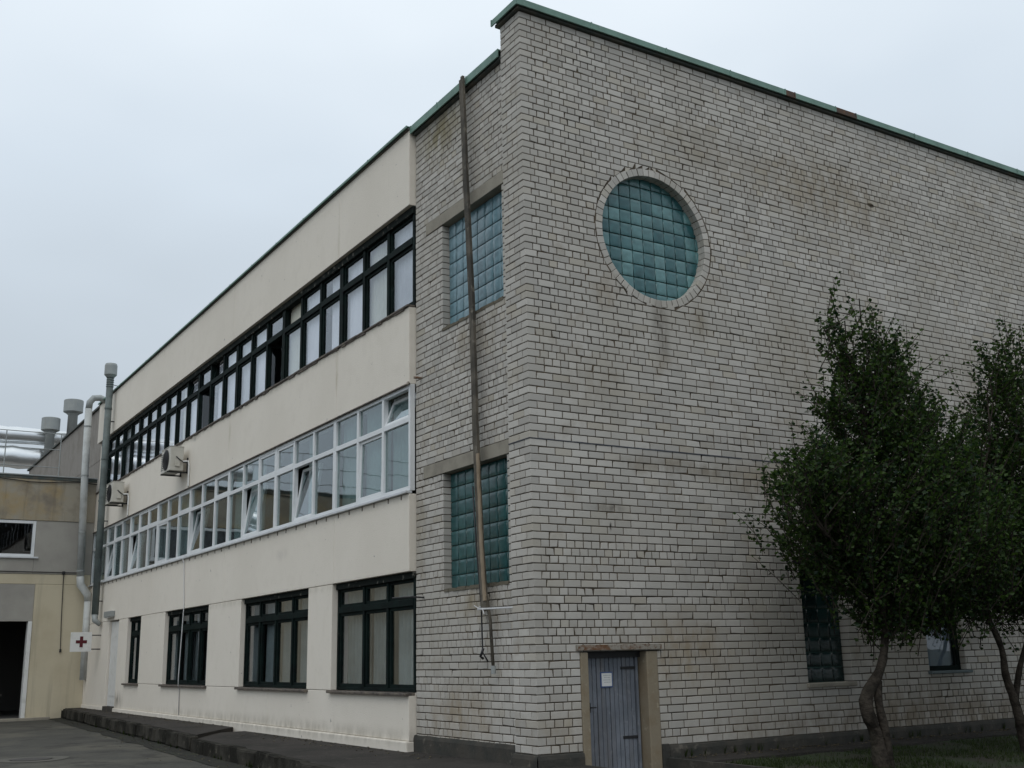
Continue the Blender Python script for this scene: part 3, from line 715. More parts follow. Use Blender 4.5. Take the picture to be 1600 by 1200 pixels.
# dark upper ribbon
rr = random.Random(21)
nU = 23; pitch = (25.55-3.27)/nU
z0, z1 = Z['d0'], Z['d1']; zt = 7.63
for i in range(nU):
    a = 3.27+pitch*i; b = a+pitch; mw = .075 if i % 3 == 0 else .045; mw2 = .075 if (i+1) % 3 == 0 else .045
    f = MB(); xa, xb = .045, .15
    f.box(xa, xb, a+.001, a+mw, z0, z1-.13); f.box(xa, xb, b-mw2, b-.001, z0, z1-.13)
    f.box(xa+.005, xb, a+mw, b-mw2, z0, z0+.05); f.box(xa-.006, xb, a+mw, b-mw2, zt-.055, zt+.045)
    w_ = f.build('window', FD, bld, bevel=.006)
    B('head', FP, w_, xa-.03, xb, a+.001, b-.001, z1-.13, z1-.004, bevel=.008)
    if i == 0: w_['label'] = 'dark green framed top floor window next to the brick wall'
    op = up = None
    if i == 6: op = ('side', 1.3); w_['label'] = 'top floor window with its tall sash swung open'
    if i == 11: op = ('side', 1.1); w_['label'] = 'top floor window with a half open sash above the air conditioner'
    if i == 5: up = ('side', 1.35); w_['label'] = 'top floor window with its small upper sash open'
    if i in (10, 12): up = ('tilt', .25)
    leaf(w_, a+mw, b-mw2, z0+.05, zt-.055, FD, GL, .075, .05, .045, op)
    leaf(w_, a+mw, b-mw2, zt+.045, z1-.13, FD, GL, .075, .045, .045, up)
    if not op:
        c0 = a+.04 if rr.random() < .8 else a+.3
        curtain(w_, c0, b-(.02 if rr.random() < .8 else .25), z0+.0, z1-.1, .175, rr.choice([CUR, CUR, CUR2, CUR3]), i, .02)
    sg = B('sill', SD, w_, SX-.035, .05, a+.001, b-.001, z0-.037, z0-.005+rr.uniform(-.004, .004), bevel=.006)
    rg_ = MB()
    for q in range(6):
        ya = a+pitch*q/6; dp = rr.uniform(.0, .03); rg_.box(SX-.012-dp*.5, .04, ya+.002, ya+pitch/6-.002, z0-.039-dp, z0-.0385)
    rg_.build('mortar_bed', SD, w_)
# white middle ribbon
z0, z1 = Z['w0'], Z['w1']; zt = 4.70
nU = 23; pitch = (25.55-3.27)/nU
for i in range(nU):
    a = 3.27+pitch*i; b = a+pitch; tk = .06 if i % 3 == 0 else .035; tk2 = .06 if (i+1) % 3 == 0 else .035
    f = MB(); xa, xb = -.035, .05
    f.box(xa, xb, a+.001, a+tk, z0, z1-.002); f.box(xa, xb, b-tk2, b-.001, z0, z1-.002); f.box(xa+.004, xb, a+tk, b-tk2, z0, z0+.07); f.box(xa+.004, xb, a+tk, b-tk2, z1-.07, z1-.002); f.box(xa+.003, xb, a+tk, b-tk2, zt-.04, zt+.04)
    w_ = f.build('window', FW, bld, bevel=.005)
    if i == 0: w_['label'] = 'white framed middle floor window next to the brick wall, top light tilted'
    lo = hi = None; sashlo = i in (1, 4, 7, 11, 14, 17, 20); sashhi = i in (0, 5, 6, 9, 12, 15, 16, 19)
    if i in (4, 7, 11, 17, 20): lo = ('tilt', .16)
    if i == 1: lo = ('tilt', .03)
    if i == 0: hi = ('tilt', .35)
    if lo: w_['label'] = w_.get('label', 'white framed middle floor window with its sash tilted open')
    if sashlo: leaf(w_, a+tk, b-tk2, z0+.07, zt-.04, FW, GW, xa+.012, .05, .05, lo)
    else: B('pane', GW, w_, xa+.04, xa+.046, a+tk, b-tk2, z0+.07, zt-.04)
    if sashhi: leaf(w_, a+tk, b-tk2, zt+.04, z1-.07, FW, GW, xa+.012, .045, .05, hi)
    else: B('pane', GW, w_, xa+.04, xa+.046, a+tk, b-tk2, zt+.04, z1-.07)
    if rr.random() < .75: curtain(w_, a+rr.choice([.03, .03, .4]), b-rr.choice([.03, .03, .35]), z0, z1-.05, .14, CURL, 50+i, .025)
    B('sill', SW, w_, SX-.06, -.0, a+.0005, b-.0005, z0-.045, z0-.006, bevel=.006)
    for q in range(2):
        yy = a+.25+.45*q; B('anchor', SD, w_, SX-.012, SX, yy, yy+.012, z0-.12, z0-.047)
B('flashing', SD, bld, SX-.03, SX+.02, 3.27, YE-.4, Z['w1']+.004-.02, Z['w1']+.0)
# ground floor windows
def gwin(a, b, panes, label, cur):
    z0, z1 = Z['g0'], Z['g1']; zt = 1.95; f = MB(); xa, xb = .05, .16
    f.box(xa, xb, a, a+.06, z0, z1-.10); f.box(xa, xb, b-.06, b, z0, z1-.10)
    f.box(xa+.004, xb, a+.06, b-.06, z0, z0+.05); f.box(xa-.008, xb, a+.06, b-.06, zt-.05, zt+.05)
    n = len(panes); e_ = [a+.06+(b-a-.12)*q for q in panes]
    for q in e_[1:-1]: f.box(xa-.004, xb+.002, q-.035, q+.035, z0+.05, z1-.10)
    w_ = f.build('window', FD, bld, bevel=.006, label=label)
    B('head', FP, w_, xa-.035, xb, a, b, z1-.10, z1-.004, bevel=.01)
    for q, (p0, p1) in enumerate(zip(e_[:-1], e_[1:])):
        p0 += .035 if q else 0; p1 -= .035 if q < n-2 else 0
        leaf(w_, p0, p1, z0+.05, zt-.05, FD, GL, .075, .05, .05); leaf(w_, p0, p1, zt+.05, z1-.10, FD, GL, .075, .045, .05)
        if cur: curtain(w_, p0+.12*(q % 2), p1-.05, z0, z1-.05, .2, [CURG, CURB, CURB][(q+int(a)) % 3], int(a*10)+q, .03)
    B('sill', SD, w_, SX-.07, .05, a-.08 if a > 4 else a, b+.04, z0-.05, z0-.008, bevel=.01)
gwin(*gwins[0], [0, .32, .64, 1], 'ground floor dark window next to the brick wall with peeling head', True)
gwin(*gwins[1], [0, .27, .52, .77, 1], 'ground floor dark window second from the brick wall, four sashes', True)
gwin(*gwins[2], [0, .25, .5, .75, 1], 'ground floor dark window crossed by a white cable', True)
gwin(*gwins[3], [0, .5, 1], 'narrow ground floor dark window beside the white door', True)
for a, b in piers[:-1] if False else []: pass
# reveals above ground windows and white door
wd = MB().box(.02, .08, dy0+.03, dy1-.03, .02, 2.36).build('door', WH, bld, label='plain white door at the far end of the stucco wall', bevel=.006)
B('handle', DKM, wd, -.01, .02, dy0+.12, dy0+.15, 1.0, 1.14); B('door_panel', WH, wd, .008, .018, dy0+.2, dy1-.2, .3, 2.15, bevel=.004)
B('door_step', PLI, bld, -.1, .3, dy0, dy1, -.15, .015)

# ------------------------------------------------------------------ things on the front
lamp = empty('wall_lamp', (-.05, 22.3, 2.55), 'small grey box lamp above the plain white door', 'lamp')
B('housing', ZN, lamp, -.17, -.054, 21.85, 22.75, 2.50, 2.66, bevel=.01); B('lens', WH, lamp, -.15, -.07, 21.9, 22.7, 2.475, 2.499, bevel=.008); adopt(lamp)
def ac(y, z, label):
    r = empty('air_conditioner', (-.05, y+.4, z), label, 'air conditioner', 'outdoor air conditioner units on the stucco wall')
    x0, x1 = -.52, -.19; y1 = y+.8; z1 = z+.58
    b = B('body', ACB, r, x0, x1, y, y1, z, z1, bevel=.018)
    B('lid', ACB, r, x0-.008, x1+.006, y-.006, y1+.006, z1+.001, z1+.018, bevel=.006)
    fg = MB(); cy = y+.34; cz = z+.29
    fg.tube([(x0-.012, cy, cz), (x0-.001, cy, cz)], .25, 32)
    fg.build('fan_well', DKM, r)
    g = MB()
    for q in range(9):
        rad = .03+.028*q; pts = [(x0-.022, cy+rad*math.cos(2*PI*t/24), cz+rad*math.sin(2*PI*t/24)) for t in range(25)]; g.tube(pts, .003, 4, False)
    for t in range(8):
        a = PI*t/4; g.tube([(x0-.022, cy, cz), (x0-.022, cy+.26*math.cos(a), cz+.26*math.sin(a))], .004, 4)
    g.build('fan_grille', DKM, r)
    vb = MB()
    for q in range(9): vb.box(x0-.004, x0+.002, y+.63, y+.78, z+.08+.048*q, z+.1+.048*q)
    vb.build('side_vent', DKM, r)
    for yy in (y+.1, y+.66):
        m_ = MB().box(x0-.03, SX, yy, yy+.035, z-.035, z-.003); m_.box(SX-.03, SX-.001, yy, yy+.035, z-.035, z+.35); m_.build('bracket', DKM, r)
    B('valve_cover', ACB, r, x0+.12, x0+.24, y-.04, y-.001, z+.1, z+.26, bevel=.01)
    MB().tube([(x0+.14, y-.03, z+.34), (x0+.22, y-.06, z+.26), (x1-.02, y-.07, z+.2), (-.1, y-.06, z+.2)], .014, 8).build('refrigerant_pipe', DKM, r, smooth=True)
    MB().tube([(x1-.03, y-.05, z+.22), (-.1, y-.06, z+.24), (-.08, y-.08, z+.15), (-.08, y-.1, z-.36), (-.065, y-.1, z-.40)], .024, 8).build('pipe_wrap', WH, r, smooth=True)
    adopt(r)
ac(15.05, 5.66, 'larger looking cream air conditioner unit nearer the brick wall')
ac(21.05, 5.66, 'cream air conditioner unit beside the grey vent pipe')

# grey-green vent pipe
vp = empty('vent_pipe', (-.25, 23.6, 2.6), 'grey green vent pipe with a round cap rising up the stucco wall', 'vent pipe')
MB().tube([(-.25, 23.55, 2.62), (-.25, 23.62, 6.5), (-.25, 23.62, 9.62)], .105, 16).build('pipe', PG, vp, smooth=True)
MB().tube([(-.25, 23.55, 2.62), (-.25, 23.5, 2.45), (-.12, 23.4, 2.32)], [.1, .085, .06], 14).build('pipe_end', ZN, vp, smooth=True)
j = MB()
for zz in (4.3, 6.0, 7.3, 8.9): j.tube([(-.25, 23.615, zz), (-.25, 23.615, zz+.05)], .116, 16)
j.build('pipe_joint', PG, vp, smooth=False)
nk = MB(); zz = 9.62
for q in range(5): nk.tube([(-.25, 23.62, zz), (-.25, 23.62, zz+.05), (-.25, 23.62, zz+.07)], [.12, .10, .085], 16); zz += .07
nk.build('pipe_neck', PG, vp)
MB().tube([(-.25, 23.62, 9.92), (-.25, 23.62, 9.98), (-.25, 23.62, 10.0), (-.25, 23.62, 10.30), (-.25, 23.62, 10.36)], [.12, .17, .19, .19, .17], 20).build('cap', ZN, vp)
MB().tube([(-.25, 23.62, 9.7), (.1, 23.55, 9.64)], .01, 6).build('stay_wire', DKM, vp)
for zz in (3.0, 5.4, 7.0, 8.5): B('clamp', DKM, vp, -.2, SX, 23.58, 23.62, zz, zz+.03)
adopt(vp)
# white painted downpipe in the corner
dp = empty('downpipe', (-.4, 25.1, .7), 'white painted downpipe in the corner behind the red cross sign', 'downpipe')
MB().tube([(.05, 25.2, 9.5), (-.2, 25.2, 9.60), (-.40, 25.2, 9.57), (-.51, 25.2, 9.42), (-.53, 25.2, 9.2)], .105, 14).build('elbow', ZN, dp, smooth=True)
MB().tube([(-.53, 25.2, 9.2), (-.50, 25.2, 6.8), (-.42, 25.2, 3.85)], .112, 16).build('pipe', PW, dp, smooth=True)
MB().tube([(-.42, 25.2, 3.85), (-.40, 25.2, 3.6), (-.17, 25.2, 3.3), (-.15, 25.2, 3.1)], [.115, .12, .12, .11], 14).build('elbow', PW, dp, smooth=True)
MB().tube([(-.15, 25.2, 3.1), (-.13, 25.2, .72)], .105, 14).build('pipe', PW, dp, smooth=True)
j = MB()
for zz, xx in ((8.6, -.522), (7.0, -.503), (5.2, -.457), (4.0, -.424)): j.tube([(xx, 25.2, zz), (xx, 25.2, zz+.04)], .124, 16)
j.build('pipe_joint', ZN, dp)
adopt(dp)
# first aid sign
sg = empty('first_aid_sign', (-.6, 23.4, 1.55), 'small white first aid sign with a dark red cross near the far corner', 'sign')
B('board', WH, sg, -.905, -.31, 23.45, 23.48, 1.545, 2.105, bevel=.006)
cx_, cz_ = -.60, 1.83
c = MB().box(cx_-.045, cx_+.045, 23.444, 23.449, cz_-.155, cz_+.155); c.box(cx_-.155, cx_-.045, 23.444, 23.449, cz_-.045, cz_+.045); c.box(cx_+.045, cx_+.155, 23.444, 23.449, cz_-.045, cz_+.045)
c.build('cross', REDX, sg)
MB().box(-.32, SX-.001, 23.46, 23.475, 1.6, 1.63).box(-.32, SX-.001, 23.46, 23.475, 2.0, 2.03).build('bracket', DKM, sg); adopt(sg)
# cables
cb = MB().tube([(SX-.06, 15.0, 3.55), (SX-.03, 14.98, 3.45), (SX-.02, 14.85, 2.5), (SX-.08, 14.8, .9), (SX-.085, 14.78, .66), (SX-.02, 14.9, .58), (SX-.02, 14.85, -.1)], .011, 6)
cb.build('wall_cable', WB, smooth=True, label='thin pale cable hanging down across the third ground floor window', category='cable')
hk = MB(); hk.tube([(SX, 3.3, 5.27), (-.10, 3.22, 5.24), (-.12, 3.2, 5.2)], .02, 6); hk.tube([(WX, 3.05, 5.3), (-.06, 3.1, 5.3)], .018, 6)
hk.build('rusty_hook', RUST, label='short rusty iron hook sticking out where stucco meets brick', category='hook')
MB().tube([(WX, 3.0, 2.0), (-.12, 3.1, 2.01), (-.16, 3.6, 2.02)], .012, 6).build('iron_bar', DKM, label='short black iron bar sticking out beside the ground floor window', category='bar')

# wooden pole leaning along the brick wall
wp = empty('wooden_pole', (-.05, 1.1, 1.7), 'long weathered wooden pole fixed upright on the narrow brick wall', 'pole')
def plank(pts, w_, d, m, name, off=0):
    mb = MB(); prev = None; k = 26
    for i in range(k+1):
        t = i/k*(len(pts)-1); a = int(min(t, len(pts)-2)); q = Vector(pts[a]).lerp(Vector(pts[a+1]), t-a)
        ww = w_(i/k)*(1+.12*mnoise.noise((i*.7, off, 0))); q.y += off+.008*mnoise.noise((i*.4, off, 2)); q.x += .006*mnoise.noise((i*.5, off, 5))
        row = [(q.x-d, q.y-ww, q.z), (q.x-d, q.y+ww, q.z), (q.x+d, q.y+ww, q.z), (q.x+d, q.y-ww, q.z)]
        if prev:
            for e_ in range(4): mb.quad(prev[e_], prev[(e_+1) % 4], row[(e_+1) % 4], row[e_])
        else: mb.quad(*row)
        prev = row
    mb.quad(*prev[::-1]); return mb.build(name, m, wp, bevel=.003)
main = [(-.06, 1.10, 1.72), (-.07, 1.17, 2.6), (-.075, 1.24, 4.0), (-.07, 1.31, 5.9), (-.075, 1.42, 7.8), (-.09, 1.49, 9.56)]
plank([p for p in main], lambda t: .040-.010*t, .020, WL if False else WD, 'plank', -.045)
plank([(p[0]+.03, p[1]+.03, p[2]) for p in main], lambda t: .028-.006*t, .016, WD, 'plank', .038)
plank([(-.085, 1.07, 1.85), (-.1, 1.12, 2.7), (-.1, 1.17, 3.8)], lambda t: .03, .01, WL, 'pale_batten', -.03)
MB().tube([(-.03, 1.08, 1.9), (-.03, 1.0, 1.6), (-.02, .96, 1.02)], .022, 8).build('lower_rod', WD, wp, smooth=True)
MB().tube([(-.02, .96, 1.03), (-.02, .955, .93)], .032, 8).build('foot_bolt', ZN, wp)
adopt(wp)
cbl = MB().tube([(-.02, 1.42, 3.4), (-.03, 1.33, 2.6), (-.03, 1.22, 1.8), (-.02, 1.22, 1.2), (0, 1.12, 1.08)], .011, 6)
cbl.tube([(-.02, 1.2, 1.25), (-.04, 1.24, 1.15), (0, 1.24, 1.12)], .018, 6)
cbl.build('black_cable', DKM, smooth=True, label='black cable end hanging left of the wooden pole', category='cable')
rp_ = MB()
for q in range(3): rp_.tube([(-.0, .49, 1.735+.006*q), (-.10, 1.0, 1.74+.005*q), (-.115, 1.1, 1.74+.008*q), (-.06, 1.27, 1.74+.01*q), (-.02, 1.22, 1.80)], .006, 5)
rp_.tube([(-.07, 1.22, 1.76), (-.09, 1.3, 1.80)], .006, 5); rp_.tube([(-.11, 1.06, 1.75), (-.12, 1.0, 1.68)], .006, 5)
rp_.build('tie_cord', WB, label='white cord tying the wooden pole to the corner pier', category='cord')

# ------------------------------------------------------------------ low building at the left
YB = 25.5
lb = empty('workshop_building', (-8, YB, -.35), 'low flat roofed building with stained concrete parapet at left edge', 'building')
XR = -.055; XL = -20
def wallb(x0, x1, z0, z1, m, y=0, t=.3, bev=.006, name='wall_panel'): return B(name, m, lb, x0, x1, YB+y, YB+t, z0, z1, bevel=bev)
wins = [(-5.0, -1.77), (-9.6, -6.3), (-14.2, -10.9), (-18.8, -15.5)]
wallb(-1.77+.004, XR, 3.93, 5.57, CG); wallb(XL, XR, 3.62, 3.92, CR); wallb(-1.66, XR, -.4, 3.615, CR)
xs = XR
for k in range(5):
    x0 = max(XL, XR-4.0*(k+1)+.9); wallb(x0+.004, xs-.004, 5.575, 6.86, CY, -.02); xs = x0
for a, b in wins:
    wallb(a, b, 3.93, 4.44, CG, .004); 
    w_ = MB(); frame_bars(w_, 0, 1, 0, 1, .1, 0, 1); w_ = None
    f = MB(); f.box(a+.002, a+.09, YB+.0, YB+.12, 4.45, 5.56); f.box(b-.09, b-.002, YB+.0, YB+.12, 4.45, 5.56); f.box(a+.09, b-.09, YB+.001, YB+.12, 4.45, 4.53); f.box(a+.09, b-.09, YB+.001, YB+.12, 5.47, 5.56)
    mid = (a+b)/2; f.box(mid-.04, mid+.04, YB+.003, YB+.11, 4.53, 5.47)
    wn = f.build('window', FW, lb, bevel=.006)
    B('pane', GL, wn, a+.09, mid-.04, YB+.06, YB+.066, 4.53, 5.47); B('pane', GL, wn, mid+.04, b-.09, YB+.06, YB+.066, 4.53, 5.47)
    B('sill', SW, wn, a-.02, b+.12, YB-.06, YB-.001, 4.40, 4.447, bevel=.006)
for a, b in ((-6.3, -5.0), (-10.9, -9.6), (-15.5, -14.2), (XL, -18.8)): wallb(a, b, 3.93, 5.57, CG)
wallb(-6.0, -1.665, 2.5, 3.615, CG, .006); wallb(XL, -6.0, -.4, 3.615, CR)
B('gate_jamb', WH, lb, -1.78, -1.665, YB-.02, YB+.3, -.35, 2.495, bevel=.01); B('threshold', LI, lb, -6, -1.0, YB-.3, YB-.003, -.42, -.33, bevel=.01)
B('parapet_flashing', ZN, lb, XL, XR, YB-.06, YB+.45, 6.96, 7.0, bevel=.006); B('parapet_edge', CMD, lb, XL, XR, YB-.035, YB+.4, 6.865, 6.955, bevel=.005)
B('roof', SLB, lb, XL, XR, YB+.3, 43, 6.5, 6.8); B('back_wall', CC, lb, XL, XR, 42.7, 43, -.4, 6.5); B('side_wall', CR, lb, XL-.3, XL, YB, 43, -.4, 6.86)
B('inner_floor', SLB, lb, XL, XR, YB+.3, 42.7, -.45, -.36); B('inner_wall', SLB, lb, -12, XR, 33, 33.2, -.36, 6.4)
B('inner_ceiling', SLB, lb, XL, XR, YB+.3, 42.7, 3.6, 3.75)
lc = MB()
prev = None
for k in range(14):
    x = XR-.5*k; p = (x, YB-.05, 6.80+.04*math.sin(k*1.3)); 
    if prev: lc.tube([prev, p], .014, 5)
    prev = p
lc.build('hanging_wire', DKM, lb)
cnd = MB().tube([(-.28, YB-.03, 3.98), (-4.5, YB-.03, 4.0)], .014, 6); cnd.tube([(-.87, YB-.03, 3.98), (-.84, YB-.03, 2.6), (-.80, YB-.03, 1.62)], .012, 6)
cnd.box(-.91, -.83, YB-.06, YB-.001, 3.93, 4.02); cnd.tube([(-.80, YB-.03, 1.66), (-.80, YB-.03, 1.56)], .03, 8)
cnd.build('conduit', DKM, lb, smooth=False)
adopt(lb)
# things inside the gate
rg = random.Random(9)
wc = empty('work_bench', (-3.0, 29, -.36), 'cluttered low bench dimly seen inside the open gate', 'bench')
B('bench_top', CC, wc, -4.6, -1.9, 28.7, 29.5, .25, .31); [B('leg', CC, wc, x, x+.08, 28.75, 28.85, -.36, .25) for x in (-4.5, -3.3, -2.1)]; adopt(wc)
# crates would be invisible behind the dark gate; railing and ducts on the roof
rl = MB()
for k in range(9):
    x = -.9-1.7*k
    rl.tube([(x, 27.5, 6.8), (x, 27.5, 8.75)], .018, 6)
for zz in (7.6, 8.2, 8.75): rl.tube([(-.9, 27.5, zz), (-14.5, 27.5, zz)], .014, 6)
rl.build('roof_railing', ZN, label='thin steel railing along the flat roof at left edge', category='railing')
# rear block with concrete wall
rbk = empty('rear_building', (6, 34, -.4), 'taller grey concrete block rising behind the low flat roof', 'building')
xs = 26.0
while xs < 43:
    e_ = min(xs+5.7, 43.2)
    for (za, zb) in ((-.4, 6.0), (6.0, 8.0), (8.0, 9.95)): B('wall_panel', CC, rbk, .45, .8, xs+.006, e_-.006, za+.004, zb-.004, bevel=.008)
    xs = e_
B('coping', CMD, rbk, .38, .9, 26, 43.25, 9.955, 10.02); B('roof', SLB, rbk, .8, 14, 26, 43.2, 9.3, 9.5); B('end_wall', CC, rbk, .8, 14, 42.9, 43.2, -.4, 9.9); adopt(rbk)
# silver lagged ducts
def duct(z, r, x0, x1, label):
    d = empty('silver_duct', ((x0+x1)/2, 46, z), label, 'duct'); mb = MB(); n = int((x1-x0)/.4); rn = random.Random(int(z*10))
    pts = []; rad = []
    for i in range(n+1):
        x = x0+(x1-x0)*i/n; pts.append((x, 46, z+.03*rn.uniform(-1, 1))); rad.append(r*(1+rn.uniform(-.05, .05)))
    mb.tube(pts, rad, 20).build('lagging', SLV, d, smooth=True)
    bd = MB()
    for x in (x0+2.2, x0+5.2, x0+8.1, x0+11): bd.tube([(x, 46, z), (x+.05, 46, z)], r*1.06, 20)
    bd.build('band', ZN, d)
    lg = MB()
    for x in (x0+1, x0+6, x0+11): lg.box(x, x+.12, 45.95, 46.07, 6.5 if x < 0 else 9.5, z-r)
    lg.build('trestle', DKM, d); adopt(d)
duct(12.12, .40, -12, 5, 'upper silver lagged duct crossing behind the roof'); duct(11.05, .52, -12, 1.6, 'lower thicker silver lagged duct behind the roof')
def rvent(x, y, zb, zt, rs, rc_, label):
    v = empty('roof_vent', (x, y, zb), label, 'roof vent', 'mushroom roof vents')
    ch = (zt-zb)
    MB().tube([(x, y, zb), (x, y, zt-.75), (x, y, zt-.7), (x, y, zt-.66)], [rs, rs*.9, rs*1.15, rs*1.2], 16).build('stack', ZN, v, smooth=True)
    MB().tube([(x, y, zt-.66), (x, y, zt-.60), (x, y, zt-.02), (x, y, zt)], [rc_*.75, rc_, rc_, rc_*.95], 20).build('cap', ZN, v); adopt(v)
rvent(1.56, 45.2, 9.5, 12.95, .24, .43, 'shorter mushroom roof vent in front of the silver ducts')
rvent(2.55, 45.2, 9.5, 13.95, .26, .46, 'taller mushroom roof vent just left of the white downpipe')
B('trestle_roof', SLB, None, -20, 14, 43.3, 55, 6.4, 6.5) if False else None
rf2 = empty('far_building', (0, 50, -.4), 'far flat roofed block that carries the silver ducts, mostly hidden', 'building')
B('wall', CC, rf2, -22, 14, 43.6, 56, -.4, 6.45); adopt(rf2)
# manhole
mh = empty('manhole_cover', (-3.97, 9.85, RZ), 'round iron manhole cover in the asphalt yard', 'manhole cover')
MB().tube([(-3.97, 9.85, RZ-.004), (-3.97, 9.85, RZ+.008)], .33, 32).build('lid', IRON, mh)
rim = MB(); k = 40
for i in range(k):
    a0, a1 = 2*PI*i/k, 2*PI*(i+1)/k; rim.quad(*[(-3.97+r_*math.cos(a), 9.85+r_*math.sin(a), RZ+.003) for a, r_ in ((a0, .36), (a1, .36), (a1, .62+.04*math.sin(3*a1)), (a0, .62+.04*math.sin(3*a0)))])
rim.build('rim', mat('rim_concrete', (.10, .095, .08), .9, bump=.5), mh); adopt(mh)

# ------------------------------------------------------------------ trees
def tree(label, base, trunk, forks, blobs, nshoot, seed, leafs, rs=.5):
    """trunk: list of (x,y,z,r); blobs: ellipsoids (x,y,z,rx,ry,rz,weight) of the crown"""
    rn = random.Random(seed); t = empty('leafy_tree', base, label, 'tree')
    tb = MB()
    def wood(ch, k=10):
        pts = [Vector(c[:3]) for c in ch]; rad = [c[3]*rs for c in ch]; P_, R_ = [], []
        m = 5
        for i in range(len(pts)-1):
            p0 = pts[max(i-1, 0)]; p1 = pts[i]; p2 = pts[i+1]; p3 = pts[min(i+2, len(pts)-1)]
            for j_ in range(m):
                u = j_/m; q = .5*((2*p1)+(p2-p0)*u+(2*p0-5*p1+4*p2-p3)*u*u+(3*p1-p0-3*p2+p3)*u**3)
                P_.append(q); R_.append((rad[i]*(1-u)+rad[i+1]*u)*(1+.07*rn.uniform(-1, 1)))
        P_.append(pts[-1]); R_.append(rad[-1]); tb.tube(P_, R_, k)
    for ch in trunk: wood(ch, 12)
    n0 = len(tb.v)
    for i, v in enumerate(tb.v):
        vv = Vector(v); n_ = mnoise.noise(vv*6)*.022+mnoise.noise(Vector((vv.x*30, vv.y*30, vv.z*4)))*.016; tb.v[i] = (vv.x+n_*.6, vv.y+n_*.4, vv.z)
    tb.build('trunk', BARK, t, smooth=True)
    br = MB(); lm = MB()
    wsum = sum(b[6] for b in blobs); tips = []
    for s in range(nshoot):
        r_ = rn.random()*wsum; 
        for b in blobs:
            r_ -= b[6]
            if r_ <= 0: break
        while True:
            v = Vector((rn.uniform(-1, 1), rn.uniform(-1, 1), rn.uniform(-1, 1)))
            if v.length < 1: break
        if rn.random() < .10: v = v.normalized()*rn.uniform(1.0, 1.28)
        p = Vector((b[0]+v.x*b[3], b[1]+v.y*b[4]*1.15, b[2]+v.z*b[5]*(1 if v.z < 0 else 1.06)))
        tips.append((p, v.length))
    # limbs towards blob centres
    for b in blobs:
        f = min(forks, key=lambda q: (Vector(q[:3])-Vector(b[:3])).length+1.5*max(0, q[2]-b[2]+b[5]))
        a = Vector(f[:3]); e_ = Vector((b[0], b[1], b[2]+b[5]*.55)); m1 = a.lerp(e_, .4)+Vector((rn.uniform(-.15, .15), rn.uniform(-.15, .15), -.12)); 
        br.tube([a, m1, a.lerp(e_, .7)+Vector((rn.uniform(-.12, .12), rn.uniform(-.12, .12), 0)), e_], [f[3], f[3]*.65, f[3]*.42, .008], 7)
    def leaf_at(p, d, size):
        d = d.normalized(); up = Vector((rn.uniform(-1, 1), rn.uniform(-1, 1), rn.uniform(-.2, 1))); s_ = d.cross(up)
        if s_.length < .01: return
        s_ = s_.normalized()*size*.36; nrm = s_.cross(d).normalized()*size*.12; n = len(lm.v); e_ = p+d*size
        lm.v += [tuple(p), tuple(p+d*size*.45+s_+nrm), tuple(e_), tuple(p+d*size*.45-s_+nrm)]
        lm.f += [(n, n+1, n+2), (n, n+2, n+3)]
    for p, q in tips:
        c = min(blobs, key=lambda b: (Vector(b[:3])-p).length); outw = (p-Vector(c[:3])); outw = outw.normalized() if outw.length > .01 else Vector((0, 0, 1))
        d = (outw*rn.uniform(.3, .8)+Vector((rn.uniform(-.4, .4), rn.uniform(-.4, .4), rn.uniform(.35, 1.1)))).normalized()
        L = rn.uniform(.35, .75)*(1.25 if q > 1 else 1); a = p-d*L*.6; e_ = p+d*L*.4; mid = a.lerp(e_, .5)+Vector((rn.uniform(-.04, .04), rn.uniform(-.04, .04), .02))
        br.tube([a, mid, e_], [.006, .0045, .0025], 4, False)
        k = int(leafs*(1.0 if q < .75 else .62 if q < 1 else .55)*rn.uniform(.6, 1.2))
        for i in range(k):
            u = (i+rn.random())/k; pp = a.lerp(mid, u*2) if u < .5 else mid.lerp(e_, u*2-1)
            ld = (d*.4+Vector((rn.uniform(-1, 1), rn.uniform(-1, 1), rn.uniform(-.7, .6))))
            sp = Vector((rn.gauss(0, .028), rn.gauss(0, .028), rn.gauss(0, .028)))
            leaf_at(pp+sp, ld, rn.uniform(.04, .078))
    br.build('branches', BARK, t); lm.build('crown', LF, t); adopt(t)
    return t
Y1 = -2.0
T1 = [[(3.62, Y1, -.5, .30), (3.60, Y1, -.22, .23), (3.58, Y1, -.02, .175), (3.55, Y1, .15, .15), (3.44, Y1, .42, .17), (3.47, Y1, .60, .16), (3.72, Y1, .86, .115), (3.86, Y1, 1.15, .095), (3.92, Y1, 1.6, .09), (3.95, Y1+.05, 2.6, .06), (3.95, Y1, 4.2, .03)],
      [(3.68, Y1-.04, -.3, .12), (3.66, Y1-.06, .1, .11), (3.60, Y1-.05, .5, .10), (3.68, Y1-.02, .75, .08)],
      [(3.88, Y1, 1.15, .07), (4.08, Y1+.1, 1.45, .055), (4.35, Y1+.2, 2.2, .045), (4.7, Y1+.2, 3.4, .02)],
      [(3.92, Y1, 1.5, .05), (3.65, Y1-.1, 1.95, .04), (2.9, Y1-.1, 2.5, .03), (2.4, Y1-.1, 2.9, .015)]]
F1 = [(3.92, Y1, 1.6, .04), (3.95, Y1, 2.6, .035), (4.35, Y1+.2, 2.2, .035), (2.9, Y1-.1, 2.5, .02), (3.95, Y1, 3.6, .02)]
